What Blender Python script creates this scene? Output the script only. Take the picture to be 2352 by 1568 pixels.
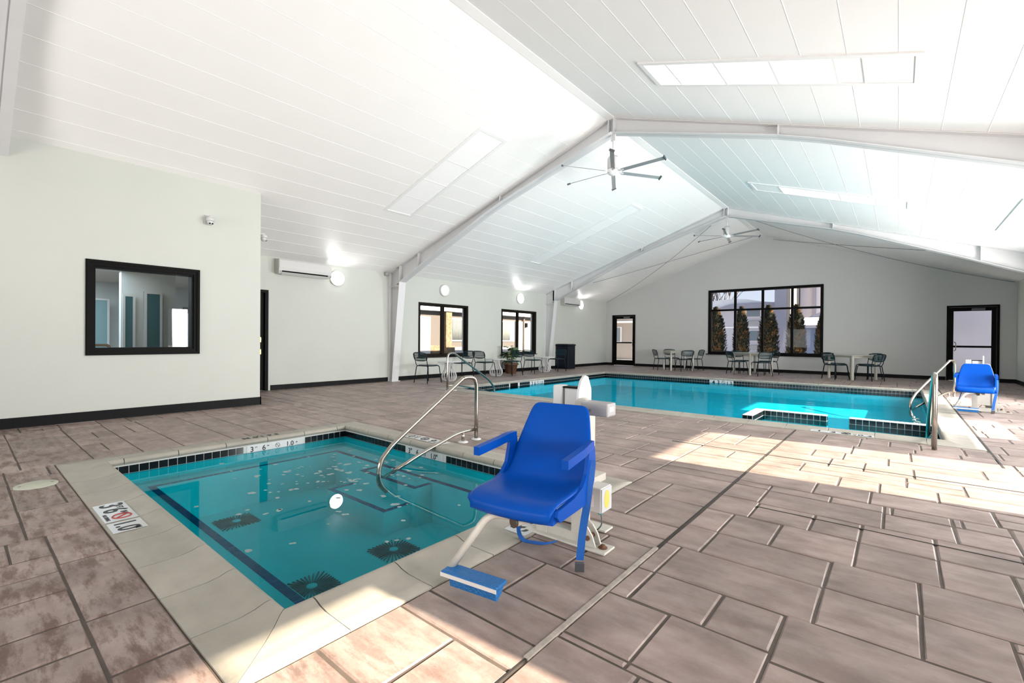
import bpy, bmesh, math, random
from math import sin, cos, pi, radians, sqrt, atan2
from mathutils import Vector, Matrix
random.seed(7)
for o in list(bpy.data.objects): bpy.data.objects.remove(o)
C = bpy.context.scene.collection
S = bpy.context.scene

# ------------------------------------------------------------------ camera
F_PX, YAW, PITCH, ROLL, CAM_H = 1066.5, 39.797, -0.2885, 0.4438, 1.10
cam_d = bpy.data.cameras.new('camera'); cam = bpy.data.objects.new('camera', cam_d); C.objects.link(cam)
cam_d.sensor_width = 36.0; cam_d.lens = F_PX / 2352 * 36.0; cam_d.clip_start = 0.02; cam_d.clip_end = 300
_y, _p, _r = radians(YAW), radians(PITCH), radians(ROLL)
Fv = Vector((-sin(_y)*cos(_p), cos(_y)*cos(_p), sin(_p))); Rv = Vector((cos(_y), sin(_y), 0)); Uv = Rv.cross(Fv)
R2 = Rv*cos(_r) + Uv*sin(_r); U2 = Uv*cos(_r) - Rv*sin(_r)
cam.matrix_world = Matrix(((R2.x, U2.x, -Fv.x, 0), (R2.y, U2.y, -Fv.y, 0), (R2.z, U2.z, -Fv.z, CAM_H), (0, 0, 0, 1)))
S.camera = cam

# ------------------------------------------------------------------ exposure, sky, sun, fill lamps at the windows
S.view_settings.view_transform = 'Standard'; S.view_settings.look = 'None'
S.view_settings.exposure = 1.35; S.view_settings.gamma = 1.0; S.view_settings.use_curve_mapping = False
cy = S.cycles
cy.max_bounces = 8; cy.diffuse_bounces = 5; cy.glossy_bounces = 3; cy.transmission_bounces = 4; cy.transparent_max_bounces = 12
cy.caustics_reflective = False; cy.caustics_refractive = False; cy.sample_clamp_indirect = 6.0; cy.blur_glossy = 0.5
cy.use_denoising = True; cy.use_adaptive_sampling = True; cy.adaptive_threshold = 0.02

W = bpy.data.worlds.new('world'); S.world = W; W.use_nodes = True
wn = W.node_tree.nodes; wl = W.node_tree.links
bg = wn['Background']; bg.inputs['Strength'].default_value = 0.38
tc = wn.new('ShaderNodeTexCoord'); sx = wn.new('ShaderNodeSeparateXYZ'); rp = wn.new('ShaderNodeValToRGB')
wl.new(tc.outputs['Generated'], sx.inputs[0]); wl.new(sx.outputs['Z'], rp.inputs[0]); wl.new(rp.outputs[0], bg.inputs[0])
rp.color_ramp.elements[0].position = 0.0; rp.color_ramp.elements[0].color = (0.80, 0.87, 1.0, 1)
rp.color_ramp.elements[1].position = 0.6; rp.color_ramp.elements[1].color = (0.50, 0.68, 1.0, 1)

SUN_DIR = Vector((-1.0, -0.085, -0.465))
sd = bpy.data.lights.new('sun', 'SUN'); so = bpy.data.objects.new('sun', sd); C.objects.link(so)
sd.energy = 12.5; sd.angle = radians(0.6); sd.color = (1.0, 0.84, 0.64)
so.rotation_euler = SUN_DIR.to_track_quat('-Z', 'Y').to_euler(); so.location = (30, 3, 16)

def area(name, loc, direction, sx_, sy_, power, color=(1.0, 0.975, 0.945), spread=125):
    d = bpy.data.lights.new(name, 'AREA'); d.shape = 'RECTANGLE'; d.size = sx_; d.size_y = sy_; d.energy = power; d.color = color; d.spread = radians(spread)
    o = bpy.data.objects.new(name, d); C.objects.link(o); o.location = loc
    o.rotation_euler = Vector(direction).to_track_quat('-Z', 'Y').to_euler(); return o
WL, WR, YB, YF = -10.03, 2.47, 18.59, -3.4          # walls: left, right, back, front (behind the camera)
EAVE, SLOPE, MID = 2.77, 0.336, -3.78
RIDGE = EAVE + SLOPE * (MID - WL)
RIGHT_WIN = [(0.56, 1.60), (4.50, 6.25), (7.76, 9.50), (11.35, 13.15)]     # y ranges, sill .585, head 2.09
FRONT_WIN = [(-6.9, -5.0), (-4.2, -2.3), (-1.5, 0.4)]
for (a, b) in RIGHT_WIN:
    area('daylight_fill', (WR + 0.02, (a+b)/2, 1.34), (-1, 0, 0.06), 1.4, b-a-0.1, (47 if a < 7 else 70)*(b-a), spread=(125 if a < 7 else 150))  # added fill lamp in each opening, far brighter than the sky outside
for (a, b) in FRONT_WIN:
    area('daylight_fill', ((a+b)/2, YF - 0.02, 1.34), (0, 1, 0.25), b-a-0.1, 1.4, 20)  # added fill lamps in the openings behind the camera

# ------------------------------------------------------------------ materials
MATS = {}
def mat(name, col, rough=0.5, metal=0.0, spec=0.5, var=0.0, scale=6.0, bump=0.0, bscale=40.0, emit=None, estr=0.0, coat=0.0, col2=None, detail=4.0, island=0.0, lo=.3, hi=.7):
    if name in MATS: return MATS[name]
    m = bpy.data.materials.new(name); m.use_nodes = True; nt = m.node_tree; n = nt.nodes; l = nt.links
    b = n['Principled BSDF']
    b.inputs['Base Color'].default_value = (*col, 1); b.inputs['Roughness'].default_value = rough
    b.inputs['Metallic'].default_value = metal; b.inputs['Specular IOR Level'].default_value = spec
    if coat: b.inputs['Coat Weight'].default_value = coat; b.inputs['Coat Roughness'].default_value = 0.12
    co = n.new('ShaderNodeTexCoord')
    if var > 0 or col2 is not None:
        t = n.new('ShaderNodeTexNoise'); t.inputs['Scale'].default_value = scale; t.inputs['Detail'].default_value = detail; t.inputs['Roughness'].default_value = 0.6
        l.new(co.outputs['Object'], t.inputs['Vector'])
        r = n.new('ShaderNodeValToRGB'); l.new(t.outputs['Fac'], r.inputs[0])
        c2 = col2 if col2 is not None else tuple(min(1, c*(1+var)) for c in col)
        c1 = col if col2 is not None else tuple(c*(1-var) for c in col)
        r.color_ramp.elements[0].position = lo; r.color_ramp.elements[0].color = (*c1, 1)
        r.color_ramp.elements[1].position = hi; r.color_ramp.elements[1].color = (*c2, 1)
        src = r.outputs[0]
        if island:
            g = n.new('ShaderNodeNewGeometry'); mr = n.new('ShaderNodeMapRange'); l.new(g.outputs['Random Per Island'], mr.inputs[0])
            mr.inputs[3].default_value = 1-island; mr.inputs[4].default_value = 1+island
            mx = n.new('ShaderNodeVectorMath'); mx.operation = 'SCALE'; l.new(src, mx.inputs[0]); l.new(mr.outputs[0], mx.inputs['Scale']); src = mx.outputs[0]
        l.new(src, b.inputs['Base Color'])
    if bump > 0:
        t2 = n.new('ShaderNodeTexNoise'); t2.inputs['Scale'].default_value = bscale; t2.inputs['Detail'].default_value = 5
        l.new(co.outputs['Object'], t2.inputs['Vector'])
        bp = n.new('ShaderNodeBump'); bp.inputs['Strength'].default_value = bump; bp.inputs['Distance'].default_value = 0.02
        l.new(t2.outputs['Fac'], bp.inputs['Height']); l.new(bp.outputs[0], b.inputs['Normal'])
    if emit is not None:
        b.inputs['Emission Color'].default_value = (*emit, 1); b.inputs['Emission Strength'].default_value = estr
    MATS[name] = m; return m

def glass_mat(name, tint=(1, 1, 1), refl=1.0, ior=1.5, bump=0.0, bscale=3.0, stretch=None, rough=0.0):
    m = bpy.data.materials.new(name); m.use_nodes = True; n = m.node_tree.nodes; l = m.node_tree.links
    n.remove(n['Principled BSDF']); out = n['Material Output']
    tr = n.new('ShaderNodeBsdfTransparent'); tr.inputs[0].default_value = (*tint, 1)
    gl = n.new('ShaderNodeBsdfGlossy'); gl.inputs['Roughness'].default_value = rough
    geo = n.new('ShaderNodeNewGeometry'); dt = n.new('ShaderNodeVectorMath'); dt.operation = 'DOT_PRODUCT'
    l.new(geo.outputs['Incoming'], dt.inputs[0]); l.new(geo.outputs['Normal'], dt.inputs[1])
    def mth(op, a, c):                       # Schlick's approximation, the same from both sides
        q = n.new('ShaderNodeMath'); q.operation = op
        for k, v in ((0, a), (1, c)):
            if v is None: continue
            if isinstance(v, (int, float)): q.inputs[k].default_value = v
            else: l.new(v, q.inputs[k])
        return q.outputs[0]
    f0 = ((ior-1)/(ior+1))**2
    om = mth('SUBTRACT', 1.0, mth('ABSOLUTE', dt.outputs['Value'], None)); om.node.use_clamp = True
    fac = mth('ADD', mth('MULTIPLY', mth('POWER', om, 5.0), (1-f0)*refl), f0*refl)
    mx = n.new('ShaderNodeMixShader')
    l.new(fac, mx.inputs[0]); l.new(tr.outputs[0], mx.inputs[1]); l.new(gl.outputs[0], mx.inputs[2]); l.new(mx.outputs[0], out.inputs[0])
    if bump > 0:
        co = n.new('ShaderNodeTexCoord'); mp = n.new('ShaderNodeMapping'); t = n.new('ShaderNodeTexNoise'); t.inputs['Scale'].default_value = bscale; t.inputs['Detail'].default_value = 2
        if stretch: mp.inputs['Scale'].default_value = stretch
        l.new(co.outputs['Object'], mp.inputs[0]); l.new(mp.outputs[0], t.inputs['Vector'])
        bp = n.new('ShaderNodeBump'); bp.inputs['Strength'].default_value = bump; bp.inputs['Distance'].default_value = 0.02
        l.new(t.outputs['Fac'], bp.inputs['Height']); l.new(bp.outputs[0], gl.inputs['Normal']); l.new(bp.outputs[0], dt.inputs[1])
    MATS[name] = m; return m

def floor_mat():
    m = bpy.data.materials.new('stamped_concrete'); m.use_nodes = True; n = m.node_tree.nodes; l = m.node_tree.links
    b = n['Principled BSDF']; co = n.new('ShaderNodeTexCoord')
    def noise(scale, detail=5, stretch=None, rough=0.6):
        t = n.new('ShaderNodeTexNoise'); t.inputs['Scale'].default_value = scale; t.inputs['Detail'].default_value = detail; t.inputs['Roughness'].default_value = rough
        mp = n.new('ShaderNodeMapping'); l.new(co.outputs['Object'], mp.inputs[0])
        if stretch: mp.inputs['Scale'].default_value = stretch
        l.new(mp.outputs[0], t.inputs['Vector']); return t.outputs['Fac']
    def ramp(src, p0, c0, p1, c1):
        r = n.new('ShaderNodeValToRGB'); l.new(src, r.inputs[0])
        r.color_ramp.elements[0].position = p0; r.color_ramp.elements[0].color = (*c0, 1)
        r.color_ramp.elements[1].position = p1; r.color_ramp.elements[1].color = (*c1, 1); return r.outputs[0]
    def mix(fac, a, c, typ='MIX'):
        x = n.new('ShaderNodeMix'); x.data_type = 'RGBA'; x.blend_type = typ
        if hasattr(fac, 'links') or not isinstance(fac, float): l.new(fac, x.inputs[0])
        else: x.inputs[0].default_value = fac
        l.new(a, x.inputs[6]); l.new(c, x.inputs[7]); return x.outputs[2]
    base = ramp(noise(2.3, 7, None, 0.68), 0.34, (0.160, 0.126, 0.112), 0.66, (0.400, 0.300, 0.272))
    streak = ramp(noise(4.0, 6, (1.0, 2.6, 1.0)), 0.36, (0.155, 0.112, 0.098), 0.64, (0.345, 0.285, 0.262))
    c = mix(0.45, base, streak)
    # worn release-agent stains: reddish patches, made stronger left of the hot tub to paint in its dimmer light
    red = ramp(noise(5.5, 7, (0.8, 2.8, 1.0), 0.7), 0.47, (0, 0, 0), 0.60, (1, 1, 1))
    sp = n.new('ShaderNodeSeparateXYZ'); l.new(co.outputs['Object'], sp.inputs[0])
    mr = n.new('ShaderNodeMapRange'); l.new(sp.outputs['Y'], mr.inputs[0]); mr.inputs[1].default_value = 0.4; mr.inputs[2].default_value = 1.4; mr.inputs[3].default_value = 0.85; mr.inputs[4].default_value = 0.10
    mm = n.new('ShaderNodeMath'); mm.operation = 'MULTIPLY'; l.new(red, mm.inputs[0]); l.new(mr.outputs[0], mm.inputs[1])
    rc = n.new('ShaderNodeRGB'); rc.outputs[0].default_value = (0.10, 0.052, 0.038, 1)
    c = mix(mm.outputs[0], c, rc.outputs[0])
    g = n.new('ShaderNodeNewGeometry'); m2 = n.new('ShaderNodeMapRange'); l.new(g.outputs['Random Per Island'], m2.inputs[0]); m2.inputs[3].default_value = 0.88; m2.inputs[4].default_value = 1.12
    vm = n.new('ShaderNodeVectorMath'); vm.operation = 'SCALE'; l.new(c, vm.inputs[0]); l.new(m2.outputs[0], vm.inputs['Scale'])
    l.new(vm.outputs[0], b.inputs['Base Color'])
    rr = n.new('ShaderNodeMapRange'); l.new(noise(9, 5), rr.inputs[0]); rr.inputs[3].default_value = 0.30; rr.inputs[4].default_value = 0.62
    l.new(rr.outputs[0], b.inputs['Roughness']); b.inputs['Specular IOR Level'].default_value = 0.45
    bp = n.new('ShaderNodeBump'); bp.inputs['Strength'].default_value = 0.45; bp.inputs['Distance'].default_value = 0.012
    ad = n.new('ShaderNodeMath'); ad.operation = 'ADD'; l.new(noise(7, 6, (1.0, 2.2, 1.0), 0.65), ad.inputs[0]); l.new(noise(2.2, 3), ad.inputs[1])
    l.new(ad.outputs[0], bp.inputs['Height']); l.new(bp.outputs[0], b.inputs['Normal'])
    MATS['stamped_concrete'] = m; return m

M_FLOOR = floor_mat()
M_JOINT = mat('joint_concrete', (0.085, 0.066, 0.056), 0.75, var=0.25, scale=8)
M_WALL = mat('wall_paint', (0.525, 0.545, 0.51), 0.6, var=0.015, scale=1.5, bump=0.05, bscale=60, spec=0.3)
M_WALLB = mat('wall_paint_shade_grey', (0.53, 0.53, 0.52), 0.6, var=0.015, scale=1.2, bump=0.05, bscale=60, spec=0.3)  # same paint as the other walls, greyed in colour for its shade
M_CEIL = mat('ceiling_panel', (0.88, 0.872, 0.862), 0.40, spec=0.45, var=0.01, scale=2)
M_STEEL = mat('white_steel', (0.62, 0.62, 0.63), 0.4, var=0.02, scale=3)
M_BASE = mat('baseboard_black', (0.005, 0.005, 0.006), 0.5, spec=0.12, var=0.3, scale=5)
M_BLACK = mat('black_frame', (0.003, 0.0028, 0.003), 0.5, spec=0.08)
M_BRONZE = mat('bronze_frame', (0.008, 0.006, 0.004), 0.5, spec=0.12)
M_COPING = mat('coping_cast_stone', (0.275, 0.255, 0.215), 0.45, col2=(0.36, 0.335, 0.29), scale=3.5, bump=0.08, bscale=25, island=0.04)
M_TILE = mat('tile_black', (0.005, 0.006, 0.008), 0.12, spec=0.5)
M_NAVY = mat('tile_navy', (0.006, 0.035, 0.16), 0.2, var=0.3, scale=14)
M_GROUT = mat('grout_white', (0.50, 0.51, 0.50), 0.6)
M_PLASTER = mat('pool_plaster', (0.62, 0.80, 0.80), 0.7, var=0.05, scale=2)
M_SPAPL = mat('spa_plaster', (0.60, 0.78, 0.76), 0.7, var=0.08, scale=2)
M_CHROME = mat('stainless', (0.38, 0.35, 0.31), 0.24, 1.0)
M_WHITEP = mat('white_plastic', (0.56, 0.56, 0.56), 0.35)
M_LIFTW = mat('lift_white', (0.50, 0.48, 0.43), 0.38, var=0.05, scale=12)
M_BLUE = mat('lift_blue', (0.0002, 0.058, 0.34), 0.38, spec=0.12, var=0.03, scale=5)
M_BLUE2 = mat('footrest_blue', (0.002, 0.12, 0.36), 0.4, bump=0.5, bscale=120)
M_STRAP = mat('strap_blue', (0.001, 0.09, 0.38), 0.6, bump=0.3, bscale=300)
M_GREY = mat('grey_plastic', (0.33, 0.33, 0.335), 0.4)
M_LGREY = mat('light_grey_plastic', (0.52, 0.50, 0.47), 0.4)
M_DGREY = mat('dark_grey_plastic', (0.07, 0.075, 0.085), 0.4)
M_RUST = mat('rusty_bolt', (0.11, 0.045, 0.018), 0.75, var=0.5, scale=60)
M_YELLOW = mat('yellow_decal', (0.62, 0.50, 0.10), 0.5)
M_TEAL = mat('chair_teal', (0.003, 0.026, 0.036), 0.42, spec=0.2, var=0.05)
M_TEALD = mat('chair_frame', (0.004, 0.011, 0.015), 0.4, spec=0.2)
M_TABLE = mat('table_offwhite', (0.42, 0.41, 0.36), 0.3)
M_WIRE = mat('wire_white', (0.60, 0.60, 0.60), 0.35)
M_POT = mat('pot_brown', (0.11, 0.050, 0.026), 0.55, var=0.3, scale=9)
M_SOIL = mat('soil', (0.03, 0.02, 0.014), 0.9)
M_LEAF = mat('leaf_green', (0.045, 0.115, 0.028), 0.45, var=0.4, scale=5)
M_STEM = mat('stem', (0.09, 0.07, 0.03), 0.7)
M_BIN = mat('bin_black', (0.004, 0.007, 0.014), 0.4, spec=0.25)
M_LAMP = mat('lamp_diffuser_lit', (0.9, 0.9, 0.9), 0.4, emit=(1.0, 0.98, 0.94), estr=9)
M_LAMPOFF = mat('lamp_diffuser_off', (0.84, 0.84, 0.83), 0.4)
M_SKYL = mat('skylight_panel', (0.88, 0.88, 0.88), 0.35, emit=(1, 1, 1), estr=0.02, bump=0.1, bscale=3)
M_SKYLB = mat('skylight_panel_bright', (0.88, 0.88, 0.88), 0.35, emit=(1, 1, 1), estr=0.5, bump=0.1, bscale=3)
M_SKYLX = mat('skylight_panel_sunlit', (0.88, 0.88, 0.88), 0.35, emit=(1, 1, 1), estr=1.3)
M_TRIMW = mat('trim_white', (0.82, 0.82, 0.82), 0.4)
M_ALU = mat('fan_aluminium', (0.34, 0.34, 0.345), 0.35, 0.35)
M_CABLE = mat('cable_steel', (0.10, 0.10, 0.10), 0.5, 0.3)
M_CRACK = mat('joint_black', (0.018, 0.014, 0.012), 0.8)
M_CAULK = mat('joint_caulk', (0.36, 0.32, 0.28), 0.6, var=0.2, scale=20)
M_DRAIN = mat('drain_ivory', (0.44, 0.45, 0.37), 0.5, var=0.06, scale=20)
M_MARK = mat('marker_white', (0.52, 0.54, 0.55), 0.25)
M_INK = mat('marker_black', (0.012, 0.014, 0.018), 0.5)
M_INKR = mat('marker_red', (0.35, 0.03, 0.03), 0.5)
M_GRATE = mat('grate_grey', (0.30, 0.40, 0.39), 0.5)
M_FOAM = mat('foam', (0.24, 0.33, 0.33), 0.8)
M_BRASS = mat('brass', (0.45, 0.28, 0.09), 0.3, 1.0)
M_GLASS = glass_mat('window_glass', (0.96, 0.97, 0.97), 0.2)
M_GLASSL = glass_mat('lobby_glass', (0.86, 0.90, 0.90), 1.0)
M_WPOOL = glass_mat('pool_water', (0.09, 0.60, 0.72), 0.27, 1.33, bump=0.22, bscale=2.2, stretch=(1.0, 2.2, 1))
M_WSPA = glass_mat('spa_water', (0.03, 0.56, 0.64), 0.5, 1.33, bump=0.010, bscale=1.2)
M_SNOW = mat('snow', (0.60, 0.62, 0.66), 0.8, var=0.03, scale=2)
M_LAV = mat('stucco_lavender', (0.48, 0.475, 0.54), 0.9, var=0.03, scale=2)
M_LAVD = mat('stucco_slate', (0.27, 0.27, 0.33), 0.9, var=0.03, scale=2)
M_CREAM = mat('stucco_cream', (0.30, 0.27, 0.245), 0.9, var=0.03, scale=2)
M_TAUPE = mat('stucco_taupe', (0.075, 0.068, 0.064), 0.9, var=0.03, scale=2)
M_STONE = mat('ledge_stone', (0.085, 0.052, 0.026), 0.85, col2=(0.17, 0.13, 0.085), scale=9, bump=0.6, bscale=14)
M_EXTGL = mat('far_window_glass', (0.16, 0.20, 0.24), 0.1)
M_CURT = mat('curtain', (0.12, 0.135, 0.135), 0.8, var=0.1, scale=10)
M_THUJA = mat('thuja_foliage', (0.008, 0.012, 0.005), 0.8, col2=(0.16, 0.075, 0.018), scale=3.6, lo=.50, hi=.72)  # orange patches put low sunlight into the foliage colour
M_BARK = mat('bark', (0.10, 0.07, 0.055), 0.9)
M_ROOFD = mat('roof_shingle', (0.10, 0.095, 0.11), 0.9)
M_LOBW = mat('lobby_wall', (0.55, 0.58, 0.58), 0.6)
M_LOBC = mat('lobby_ceiling', (0.50, 0.47, 0.43), 0.7)
M_LOBD = mat('lobby_door_teal', (0.02, 0.10, 0.12), 0.4)
M_LOBWOOD = mat('lobby_chair_wood', (0.13, 0.07, 0.03), 0.4)
M_LOBF = mat('lobby_floor', (0.30, 0.28, 0.26), 0.5)
M_BLIND = mat('lobby_blind', (0.75, 0.82, 0.95), 0.7, emit=(0.72, 0.82, 1.0), estr=0.16)
M_LOBLAMP = mat('lobby_lamp', (0.9, 0.85, 0.7), 0.5, emit=(1.0, 0.85, 0.6), estr=2.2)

# ------------------------------------------------------------------ mesh helpers
class B:
    """collects shapes into one mesh"""
    def __init__(s): s.bm = bmesh.new()
    def face(s, pts):
        vs = [s.bm.verts.new(p) for p in pts]
        try: return s.bm.faces.new(vs)
        except ValueError: return None
    def box(s, a, b, M=None):
        (x0, y0, z0), (x1, y1, z1) = a, b
        P = [Vector(p) for p in ((x0,y0,z0),(x1,y0,z0),(x1,y1,z0),(x0,y1,z0),(x0,y0,z1),(x1,y0,z1),(x1,y1,z1),(x0,y1,z1))]
        if M is not None: P = [M @ p for p in P]
        v = [s.bm.verts.new(p) for p in P]
        for f in ((0,3,2,1),(4,5,6,7),(0,1,5,4),(1,2,6,5),(2,3,7,6),(3,0,4,7)): s.bm.faces.new([v[i] for i in f])
        return s
    def rbox(s, a, b, r=0.01, M=None, seg=2):
        t = bmesh.new()
        (x0, y0, z0), (x1, y1, z1) = a, b
        v = [t.verts.new(p) for p in ((x0,y0,z0),(x1,y0,z0),(x1,y1,z0),(x0,y1,z0),(x0,y0,z1),(x1,y0,z1),(x1,y1,z1),(x0,y1,z1))]
        for f in ((0,3,2,1),(4,5,6,7),(0,1,5,4),(1,2,6,5),(2,3,7,6),(3,0,4,7)): t.faces.new([v[i] for i in f])
        bmesh.ops.bevel(t, geom=t.edges[:], offset=r, segments=seg, affect='EDGES', profile=0.5)
        s.add(t, M); return s
    def add(s, t, M=None):
        mp = {}
        for v in t.verts: mp[v] = s.bm.verts.new(M @ v.co if M is not None else v.co)
        for f in t.faces:
            nf = s.bm.faces.new([mp[v] for v in f.verts]); nf.smooth = f.smooth
        t.free(); return s
    def prism(s, poly, axis, a, b):
        """poly = 2-D points, extruded along axis 0/1/2 from a to b"""
        def P(u, v, w): return {0: (w, u, v), 1: (u, w, v), 2: (u, v, w)}[axis]
        A = [s.bm.verts.new(P(u, v, a)) for u, v in poly]; Bv = [s.bm.verts.new(P(u, v, b)) for u, v in poly]
        n = len(poly)
        s.bm.faces.new(A); s.bm.faces.new(Bv[::-1])
        for i in range(n): s.bm.faces.new([A[i], A[(i+1) % n], Bv[(i+1) % n], Bv[i]])
        return s
    def tube(s, pts, r, seg=10, closed=False, rads=None):
        pts = [Vector(p) for p in pts]; n = len(pts); rings = []
        prev = None
        for i, p in enumerate(pts):
            if closed: t = pts[(i+1) % n] - pts[i-1]
            else: t = (pts[min(i+1, n-1)] - pts[max(i-1, 0)])
            t.normalize()
            if prev is None:
                u = t.cross(Vector((0, 0, 1)));
                if u.length < 1e-3: u = t.cross(Vector((1, 0, 0)))
            else:
                u = prev - t * prev.dot(t)
                if u.length < 1e-4: u = t.orthogonal()
            u.normalize(); prev = u; w = t.cross(u); rr = rads[i] if rads else r
            rings.append([s.bm.verts.new(p + (u*cos(2*pi*k/seg) + w*sin(2*pi*k/seg))*rr) for k in range(seg)])
        for i in range(n if closed else n-1):
            a, b = rings[i], rings[(i+1) % n]
            for k in range(seg):
                f = s.bm.faces.new([a[k], a[(k+1) % seg], b[(k+1) % seg], b[k]]); f.smooth = True
        if not closed: s.bm.faces.new(rings[0][::-1]); s.bm.faces.new(rings[-1])
        return s
    def lathe(s, prof, c=(0, 0, 0), seg=28, M=None, caps=True):
        rings = []
        for (r, z) in prof:
            ring = []
            for k in range(seg):
                p = Vector((r*cos(2*pi*k/seg), r*sin(2*pi*k/seg), z))
                if M is not None: p = M @ p
                ring.append(s.bm.verts.new(p + Vector(c)))
            rings.append(ring)
        for a, b in zip(rings, rings[1:]):
            for k in range(seg):
                f = s.bm.faces.new([a[k], a[(k+1) % seg], b[(k+1) % seg], b[k]]); f.smooth = True
        if caps:
            s.bm.faces.new(rings[0][::-1]); s.bm.faces.new(rings[-1])
        return s
    def sweep(s, prof, path):
        """prof: list of (offset, z); path: list of (point, out_dir) 2-D; makes a strip mesh"""
        rows = [[s.bm.verts.new((p[0]+d[0]*o, p[1]+d[1]*o, z)) for (o, z) in prof] for p, d in path]
        for a, b in zip(rows, rows[1:]):
            for k in range(len(prof)-1):
                f = s.bm.faces.new([a[k], a[k+1], b[k+1], b[k]]); f.smooth = True
        for r_ in (rows[0], rows[-1]):
            try: s.bm.faces.new(r_)
            except ValueError: pass
        return s
    def obj(s, name, m, parent=None, kind=None, smooth=False):
        bmesh.ops.recalc_face_normals(s.bm, faces=s.bm.faces[:])
        me = bpy.data.meshes.new(name); s.bm.to_mesh(me); s.bm.free()
        me.materials.append(m)
        if smooth:
            for p in me.polygons: p.use_smooth = True
        o = bpy.data.objects.new(name, me); C.objects.link(o)
        if parent is not None: o.parent = parent
        if kind: o['kind'] = kind
        return o

def bez(pts, n=8):
    """Catmull-Rom smoothing of a point list"""
    P = [Vector(p) for p in pts]; out = []
    for i in range(len(P)-1):
        p0 = P[max(i-1, 0)]; p1 = P[i]; p2 = P[i+1]; p3 = P[min(i+2, len(P)-1)]
        for k in range(n):
            t = k/n
            out.append(0.5*((2*p1) + (p2-p0)*t + (2*p0-5*p1+4*p2-p3)*t*t + (3*p1-p0-3*p2+p3)*t**3))
    out.append(P[-1]); return out
def fillet(pts, rad, n=6):
    P = [Vector(p) for p in pts]; out = [P[0]]
    for i in range(1, len(P)-1):
        a = (P[i-1]-P[i]); b = (P[i+1]-P[i]); r = min(rad, a.length*0.48, b.length*0.48)
        A = P[i] + a.normalized()*r; D = P[i] + b.normalized()*r
        for k in range(n+1):
            t = k/n; out.append(A*(1-t)**2 + P[i]*2*t*(1-t) + D*t*t)
    out.append(P[-1]); return out
def thing(name, label, cat, loc=(0, 0, 0), rotz=0, group=None, kind=None):
    o = bpy.data.objects.new(name, None); C.objects.link(o); o.empty_display_size = 0.1
    o.location = loc; o.rotation_euler = (0, 0, rotz); tag(o, label, cat, group)
    if kind: o['kind'] = kind
    return o
def tag(o, label, cat, group=None):
    o['label'] = label; o['category'] = cat
    if group: o['group'] = group
    return o
def struct(name, label, cat, o=None):
    if o is None: o = bpy.data.objects.new(name, None); C.objects.link(o)
    o['kind'] = 'structure'; o['label'] = label; o['category'] = cat; return o
def dup(root, loc, rotz, label=None, group=None):
    kids = {}
    for o in bpy.data.objects:
        if o.parent: kids.setdefault(o.parent.name, []).append(o)
    r = root.copy(); C.objects.link(r); r.location = loc; r.rotation_euler = (0, 0, rotz)
    if label: r['label'] = label
    if group: r['group'] = group
    for ch in kids.get(root.name, []):
        c = ch.copy(); C.objects.link(c); c.parent = r
        for g in kids.get(ch.name, []):
            d = g.copy(); C.objects.link(d); d.parent = c
    return r
def text_bm(txt, size, M):
    cu = bpy.data.curves.new('t', 'FONT'); cu.body = txt; cu.size = size; cu.extrude = 0.0008; cu.offset = size*0.018
    o = bpy.data.objects.new('t', cu); C.objects.link(o); dg = bpy.context.evaluated_depsgraph_get(); dg.update()
    me = bpy.data.meshes.new_from_object(o.evaluated_get(dg)); b = bmesh.new(); b.from_mesh(me)
    b.transform(M); bpy.data.objects.remove(o); bpy.data.meshes.remove(me); bpy.data.curves.remove(cu); return b
def basis(o, u, v, n):
    return Matrix(((u[0], v[0], n[0], o[0]), (u[1], v[1], n[1], o[1]), (u[2], v[2], n[2], o[2]), (0, 0, 0, 1)))

# ------------------------------------------------------------------ building shell
POOL = (-7.60, 0.39, 7.00, 14.05); POOLO = (-7.91, 0.70, 6.70, 14.36)      # inner / outer coping rectangles
SPA = (-5.20, -1.885, 0.84, 3.06); SPAO = (-5.50, -1.575, 0.55, 3.36)
VOLX, VOLY = -8.03, 3.20                                                   # lobby block that juts into the hall
HOLES = [POOLO, SPAO, (WL-5, VOLX, YF-1, VOLY)]
def subtract(r, h):
    x0, x1, y0, y1 = r; a0, a1, b0, b1 = h
    if x1 <= a0 or x0 >= a1 or y1 <= b0 or y0 >= b1: return [r]
    out = []
    if x0 < a0: out.append((x0, a0, y0, y1)); x0 = a0
    if x1 > a1: out.append((a1, x1, y0, y1)); x1 = a1
    if y0 < b0: out.append((x0, x1, y0, b0)); y0 = b0
    if y1 > b1: out.append((x0, x1, b1, y1)); y1 = b1
    return out
# stones read from the photograph right of the expansion joint, the rest a random ashlar in the same courses
EXPL = [(-.97,-.70,1.48,1.84),(-.70,-.34,1.48,1.85),(-.97,-.88,1.84,2.13),(-.88,-.574,1.85,2.14),(-.574,-.341,1.85,2.14),(-.341,.31,1.80,2.155),
 (-.97,-.88,2.13,2.49),(-.88,-.25,2.14,2.49),(-.25,.077,2.155,2.50),(.077,.33,2.155,2.50),(-.97,-.79,2.49,2.82),(-.79,-.25,2.49,2.81),(-.25,.08,2.50,2.83),
 (.08,.41,2.50,2.84),(-.97,-.79,2.82,3.18),(-.79,-.529,2.81,3.18),(-.529,-.16,2.81,3.19),(-.16,.162,2.83,3.18),(.162,.42,2.84,3.20),
 (-.97,-.715,3.18,3.52),(-.715,-.395,3.18,3.50),(-.395,-.16,3.19,3.50),(-.16,.162,3.18,3.51),(.162,.495,3.20,3.52),
 (-.97,-.73,3.52,3.86),(-.73,-.064,3.50,3.84),(-.064,.26,3.51,3.82),(.26,.51,3.52,3.82),(-.341,.1,1.48,1.80)]
stones = list(EXPL)
rng = random.Random(11)
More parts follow.
